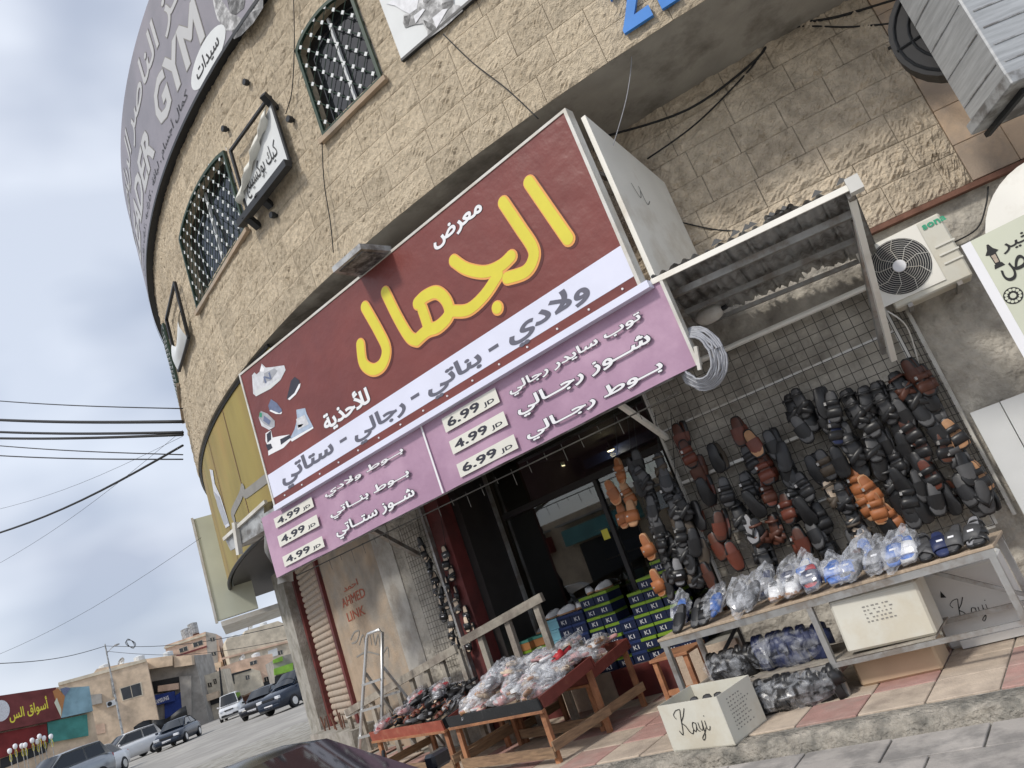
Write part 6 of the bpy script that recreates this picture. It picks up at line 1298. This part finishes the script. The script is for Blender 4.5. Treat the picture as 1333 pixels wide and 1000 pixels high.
bg_building('green_shop', 'small shop with two lime green fascia boards behind the parked cars', S7, cH, [(735, 335), (800, 305), (905, 275)], 6, 'bg_grey', [('fascia', [(747, 427), (862, 396), (860, 348), (743, 386)], 0, .4, 'bg_green'), ('upper_fascia', [(742, 352), (800, 335), (795, 306), (738, 330)], 0, .3, 'bg_green'), ('doorway', [(750, 480), (860, 450), (860, 402), (750, 432)], .01, .06, 'black_metal'), ('yellow_post', [(890, 420), (905, 415), (880, 255), (865, 260)], .3, .5, 'yellow_sign')])
S8 = bgp(275, 900, 104, -.15)
bg_building('white_balcony_house', 'weathered house with stacked balconies between the blue sign and the van', S8, cH, [(212, 455), (300, 430), (412, 395), (425, 385)], 7, 'bg_cream', [('balcony', [(285, 605), (410, 560), (405, 520), (282, 560)], 0, 1.2, 'bg_beige'), ('balcony', [(215, 565), (300, 540), (295, 495), (212, 515)], .0, 1.3, 'bg_grey'), ('recess', [(240, 650), (420, 590), (415, 560), (240, 610)], .02, .1, 'black_metal'), ('window', [(340, 500), (362, 494), (358, 468), (335, 474)], W0, W1, 'glass_dark'), ('window', [(240, 495), (275, 486), (272, 455), (236, 465)], W0, W1, 'glass_dark'), ('window', [(375, 480), (392, 475), (388, 445), (370, 450)], W0, W1, 'glass_dark'), ('laundry_pole', [(432, 640), (450, 635), (420, 375), (412, 378)], .9, 1.0, 'black_metal')])  # recess below the balconies: shade painted as a flat black board
# mirrored in the shop glass: the row across the street
ob = wthing('opposite_building', 'tan shop row across the street, seen only mirrored in the shop glass', 'building', (-30, -16, -.1))
MB().box((-34, -20, 2.2), (44, 8, 4.6)).build('wall', MATS['bg_beige'], ob)
for k in range(8): MB().box((-54+k*5.6, -15.95, 1.5), (3.6, .1, 2.8)).build('shop_opening', MATS['black_metal'], ob); MB().box((-54+k*5.6, -15.7, 3.4), (4.6, .5, .8)).build('fascia', MATS[('bg_blue', 'bg_red', 'bg_teal', 'board_white')[k % 4]], ob); MB().box((-54+k*5.6, -15.6, 4.1), (4.9, .6, .1)).build('canopy_slab', MATS['bg_grey'], ob)

# rooftop and facade clutter
def clutter(S, C_, items, who):
    for i, (x, y, kd) in enumerate(items):
        u, v = S.inv(*C_(x, y)); pos = ORD(i)
        if kd == 'tank':
            t = thing('water_tank', f'white rooftop water tank, {pos} from the left on the {who}', 'tank', 'rooftop water tanks', Matrix.Translation(S.map(u, v-.9, -2)))
            MB().tube([(0, 0, 0), (0, 0, 1.2)], .55, 12).build('drum', MATS['board_white'], t); MB().tube([(0, 0, 1.2), (0, 0, 1.32)], [.55, .15], 12).build('lid', MATS['board_white'], t); MB().box((0, 0, -.4), (.9, .9, .79)).build('stand', MATS['rust'], t)
        elif kd == 'dish':
            t = thing('satellite_dish', f'grey satellite dish, {pos} item on the {who} roof', 'dish', 'satellite dishes', Matrix.Translation(S.map(u, v-.3, -1)))
            MB().tube([(0, 0, -.6), (0, 0, .3)], .04, 6).build('mast', MATS['steel'], t); MB().tube([(0, -.02, .35), (.03, -.12, .40), (.06, -.22, .45)], [.08, .35, .5], 14, False).build('bowl', MATS['galvanised'], t)
        elif kd == 'ac':
            t = thing('wall_air_conditioner', f'small white air conditioner box on the {who}', 'air conditioner', 'small wall units', Matrix.Translation(S.map(u, v, .25))@Matrix.Rotation(math.atan2(S.d.y, S.d.x), 4, 'Z'))
            MB().box((0, 0, 0), (.85, .32, .55), ch=.02).build('casing', MATS['board_white'], t); MB().tube([(-.12, -.165, 0), (-.12, -.175, 0)], .22, 14).build('fan_grille', MATS['black_metal'], t)
clutter(S2, cI, ((640, 372, 'tank'), (760, 345, 'dish'), (860, 318, 'tank')), 'beige building'); clutter(S5, cH, ((500, 185, 'tank'), (610, 130, 'dish'), (690, 105, 'tank'), (820, 112, 'dish')), 'cream building')
clutter(S6, cH, ((560, 318, 'dish'), (640, 300, 'tank')), 'low pinkish house'); clutter(S3, cH, ((60, 300, 'tank'),), 'balcony block'); clutter(S2, cI, ((690, 600, 'ac'),), 'beige building wall'); clutter(S4, cH, ((140, 330, 'ac'),), 'salmon house wall')
for S_, who in ((S2, 'beige'),):
    for k in range(3):
        p_ = S_.map(*S_.inv(*cI(560+k*75, 815-k*18)), 2.5); cr_ = thing('market_crate', f'wooden market crate, {ORD(k)} from the left before the beige building', 'crate', 'crates at the far kerb', Matrix.Translation((p_.x, p_.y, gz(-50)-.12)))
        for z_ in (.1, .3, .5): MB().box((0, -.4, z_), (1.1, .03, .12)).build('slat', MATS['wood'], cr_)
        MB().box((0, 0, .3), (1.08, .76, .58)).build('bin', MATS['wood'], cr_)
# ---- vehicles
for n, c, mt in (('paint_black', (.008, .009, .014), 0), ('paint_navy', (.010, .018, .035), 0), ('paint_white', (.70, .71, .72), 0), ('paint_silver', (.34, .36, .38), .5)): M(n, c, .22, .05, 2, metal=mt, spec=.6)
M('head_lamp', (.7, .72, .75), .1, .05, 5, spec=.8); M('tail_lamp', (.35, .02, .02), .2, .05, 5)
def car(name, label, loc, head, paint, kind='sedan'):
    o = thing(name, label, 'van' if kind == 'van' else 'car', 'cars along the street', TRS(loc, (0, 0, head))); pm = MATS[paint]
    sed = kind == 'sedan'
    X = [-2.24, -2.12, -1.5, -.95, .75, 1.45, 2.08, 2.22] if kind != 'van' else [-2.2, -2.15, -1.5, -.9, 1.2, 1.7, 2.1, 2.18]
    up = 0 if sed else .12 if kind == 'suv' else .15
    ZT = [.62, .92, .97, .97, .93, .86, .72, .52]; ZT = [z+up for z in ZT]
    ZB = [.36, .26, .21, .19, .19, .21, .26, .34]; HW = [.70, .79, .86, .87, .87, .85, .79, .66]
    if not sed: ZT[0] = .8+up; ZT[1] = .95+up
    b = MB(); prof = lambda zb, zt, h: [(-h*.94, zb), (-h, zb+(zt-zb)*.38), (-h*.985, zb+(zt-zb)*.75), (-h*.90, zt-.03), (-h*.72, zt), (h*.72, zt), (h*.90, zt-.03), (h*.985, zb+(zt-zb)*.75), (h, zb+(zt-zb)*.38), (h*.94, zb)]
    for x, zb, zt, h in zip(X, ZB, ZT, HW): b.v += [(x, y, z) for y, z in prof(zb, zt, h)]
    n = 10
    for i in range(len(X)-1): b.f += [(i*n+k, i*n+(k+1) % n, (i+1)*n+(k+1) % n, (i+1)*n+k) for k in range(n)]
    b.f += [tuple(range(n-1, -1, -1)), tuple((len(X)-1)*n+k for k in range(n))]; b.build('body', pm, o, True)
    H = 1.43 if sed else 1.68 if kind == 'suv' else 1.95
    rb, rr, rf, wb = (-1.62, -.95, .12, .98) if sed else (-2.06, -1.75, .1, 1.0) if kind == 'suv' else (-2.12, -2.05, .95, 1.45)
    zb = .95+up; cab = [(rb, zb, .74), (rr, H-.03, .60), ((rr+rf)/2, H, .61), (rf, H-.035, .60), (wb, zb-.03, .74)]
    c = MB(); 
    for x, z, h in cab: c.v += [(x, -h, z), (x, -h*.86, z+.02), (x, 0, z+.035 if z > 1.2 else z+.02), (x, h*.86, z+.02), (x, h, z)]
    for i in range(4): c.f += [(i*5+k, i*5+k+1, (i+1)*5+k+1, (i+1)*5+k) for k in range(4)]
    for s in (0, 4): c.f.append(tuple(i*5+s for i in range(5)))
    c.build('cabin', pm, o, True)
    g = MATS['glass_dark']
    def pane(nm_, P, off): P = [Vector(p)+Vector(off) for p in P]; MB().add(P, [(0, 1, 2, 3)]).build(nm_, g, o)
    L = lambda a, c_, t: Vector(a).lerp(Vector(c_), t)
    a0, a1, c0, c1 = (wb, -.68, zb), (wb, .68, zb), (rf, -.53, H-.01), (rf, .53, H-.01)
    def shield(a, c):                                   # curved screen
        p_ = L(a0, c0, .06+.87*c).lerp(L(a1, c1, .06+.87*c), a); k = 1-(2*a-1)**2; return p_+Vector((.015+.05*k*(1-.5*c), 0, .018+.03*k))
    MB().grid(10, 5, shield).build('windscreen', g, o, True)
    a0, a1, c0, c1 = (rb, .68, zb+.02), (rb, -.68, zb+.02), (rr, .53, H), (rr, -.53, H)
    pane('rear_window', [L(a0, c0, .1), L(a1, c1, .1), L(a1, c1, .9), L(a0, c0, .9)], (-.02, 0, .022))
    mid = (rr+rf)/2-.05
    for s in (-1, 1):
        B = lambda x, t: Vector((x, s*(.74-.14*t+.012), zb+(H-.04-zb)*t))
        for nm_, x0, x1, x2, x3 in (('front_side_window', wb-.22, mid+.04, mid+.04, rf-.02), ('rear_side_window', mid-.04, rb+.28, rr+.06, mid-.04)):
            pane(nm_, [B(x0, .08), B(x1, .08), B(x2, .9), B(x3, .9)], (0, 0, 0))
        for x in (1.35, -1.38):
            wh = MB().tube([(x, s*.68, .31), (x, s*.70, .31), (x, s*.86, .31), (x, s*.885, .31)], [.29, .315, .315, .29], 18).build('wheel', MATS['rubber'], o); MB().tube([(x, s*.88, .31), (x, s*.895, .31)], [.20, .18], 10).build('rim', MATS['aluminium'], wh)
        MB().box((2.13, s*.56, .64+up*.8), (.14, .32, .14), Matrix.Rotation(-s*.25, 3, 'Z'), .02).build('headlight', MATS['head_lamp'], o); MB().box((-2.16, s*.6, .80+up), (.1, .26, .16), ch=.02).build('tail_light', MATS['tail_lamp'], o)
        MB().box((.72, s*.93, zb+.06), (.1, .16, .11), ch=.02).build('mirror', pm, o)
    MB().box((2.235, 0, .44), (.03, .5, .11)).build('number_plate', MATS['white_print'], o); MB().box((2.19, 0, .62+up), (.06, .7, .09)).build('grille', MATS['black_metal'], o); MB().box((2.17, 0, .40), (.16, 1.3, .16), ch=.03).build('bumper', MATS['rubber'] if paint == 'paint_white' else pm, o)
    return o
def spot(px, py, D): d = Vector(ray(px, py)); d.z = 0; d.normalize(); p = d*D; return (p.x, p.y, gz(p.x)-.12), math.atan2(-d.y, -d.x)
for px, py, D, dy, paint, kind, nme, lb in ((233, 962, 55, .3, 'paint_navy', 'sedan', 'parked_sedan', 'dark navy saloon facing the camera in the road'), (345, 915, 51, .35, 'paint_black', 'sedan', 'parked_sedan', 'black saloon with white plate parked left of the grey column'), (386, 895, 43, .7, 'paint_navy', 'suv', 'parked_car', 'dark blue car half hidden by the grey column'),
    (304, 930, 72, .12, 'paint_white', 'van', 'white_van', 'small white van coming down the street'), (164, 980, 58, 1.15, 'paint_white', 'suv', 'parked_suv', 'white estate car parked side-on below the lamp post'), (72, 1000, 40, .9, 'paint_silver', 'suv', 'parked_suv', 'silver estate car at the bottom left corner'), (118, 1002, 44, .5, 'paint_white', 'sedan', 'parked_sedan', 'white saloon nose between the silver and white cars')):
    p, hd = spot(px, py, D); car(nme, lb, p, hd-dy, paint, kind)
car('mirrored_car', 'silver car across the street, seen only mirrored in the shop glass', (-15.5, -4.5, -.12), .1, 'paint_silver')
car('near_car', 'roof of a black car in the foreground at the bottom edge', (-4.75, 2.65, -.12), .0, 'paint_black')
nc = bpy.data.objects.get('near_car'); nc.scale = (1, 1, .89)
sm_ = [c_ for c_ in nc.children if c_.name.startswith('cabin')][0].modifiers.new('round', 'SUBSURF'); sm_.levels = 2; sm_.render_levels = 2
for y_ in (-.3, .25): MB().tube([(1.02, y_, .96), (.75, y_+.22, 1.09), (.55, y_+.42, 1.2)], .012, 5).build('wiper', MATS['rubber'], nc)
# black tarpaulin stall behind the navy saloon
p, hd = spot(212, 950, 78); tp = thing('tarpaulin_stall', 'stall covered in black tarpaulin behind the navy saloon', 'stall', None, TRS(p, (0, 0, hd)))
b = MB(); b.grid(10, 8, lambda a, c: (-1+2*math.cos(math.pi*(c-.5))*.8+.1*math.sin(a*9), (a-.5)*4.2, 2.3*math.sin(math.pi*min(c, .5))*(.8+.2*math.sin(a*7+c*3)) if c < .5 else 2.3*(1-(c-.5)*2)*(.9+.1*math.sin(a*8)))); b.build('tarpaulin', MATS['black_metal'], tp, True)
MB().box((-1, 0, .4), (1.2, 3.6, .8)).build('counter', MATS['wood'], tp)
# lamp post with wires
SLm = bgp(148, 900, 68); u, v = SLm.inv(160, 965); ub, vb = SLm.inv(138, 838)
lp = wthing('street_lamp', 'slim grey street lamp post with a short arm before the beige building', 'street lamp', SLm.map(u, gz(-40)-.12)); um = (u+ub)/2
MB().tube([SLm.map(um, .2), SLm.map(um, 2.5), SLm.map(um, vb)], [.10, .085, .05], 8).build('pole', MATS['galvanised'], lp); MB().tube([SLm.map(um, vb-.7), SLm.map(um+.35, vb-.45), SLm.map(um+.6, vb-.35)], .03, 6).build('arm', MATS['galvanised'], lp); MB().box(SLm.map(um+.75, vb-.32), (.4, .25, .1)).build('lamp_head', MATS['steel'], lp)
def wire(label, pts, r): tag(MB().tube(pts, r, 5).build('overhead_wire', MATS['cable'], None, True), label, 'wire', 'overhead wires')
def sag(a, c, s, n=12): return [Vector(a).lerp(Vector(c), i/n)-Vector((0, 0, s*math.sin(math.pi*i/n))) for i in range(n+1)]
def far(px, py, D): d = Vector(ray(px, py)); return Vector((0, 0, EYE))+d*D
ED = SO.map(-30.3*DEG*RO, 0); DE = Vector((ED.x, ED.y, 0)).length
for i, (y0, y1, r, lb) in enumerate(((519, 532, .010, 'topmost thin wire in the sky left of the building'), (545, 549, .028, 'upper of the thick black cables left of the building'), (561, 563, .024, 'second thick black cable left of the building'), (570, 566, .024, 'third thick black cable left of the building'), (577, 592, .010, 'thin wire just below the thick cables'), (591, 598, .012, 'lowest of the level wires left of the building'), (706, 580, .020, 'slanting black cable rising to the building'), (755, 560, .003, 'faint slanting thin wire below the black cable'), (672, 568, .003, 'faint slanting wire above the black cable'), (868, 700, .003, 'faint long wire low in the sky'))):
    wire(lb, sag(far(-40, y0, DE*1.5), far(238 if y1 < 640 else 262, y1, DE*1.0), .05 if y0 < 600 else .2), r*1.25)
PT = SLm.map(um, vb-.15); wire('wire from the lamp post to the left edge', sag(PT, far(-40, 865, 46), .35), .022); wire('wire from the lamp post to the corner building, upper', sag(PT, far(395, 808, 40), .5), .02); wire('wire from the lamp post past the salmon house, lower', sag(PT-Vector((0, 0, .4)), far(395, 828, 44), .6), .016)
cw = thing('wire_coil', 'tangled coil of wire hanging near the lamp post top', 'wire', None, Matrix.Translation(far(170, 838, 50)))
for k in range(4): MB().tube([(.28*math.cos(t*math.pi/8)*(1+.2*k), .28*math.sin(t*math.pi/8)*(1+.2*k)*-.4, .3*math.sin(t*math.pi/8)*(1-.1*k)) for t in range(17)], .011, 4, False).build('wire_loop', MATS['cable'], cw)
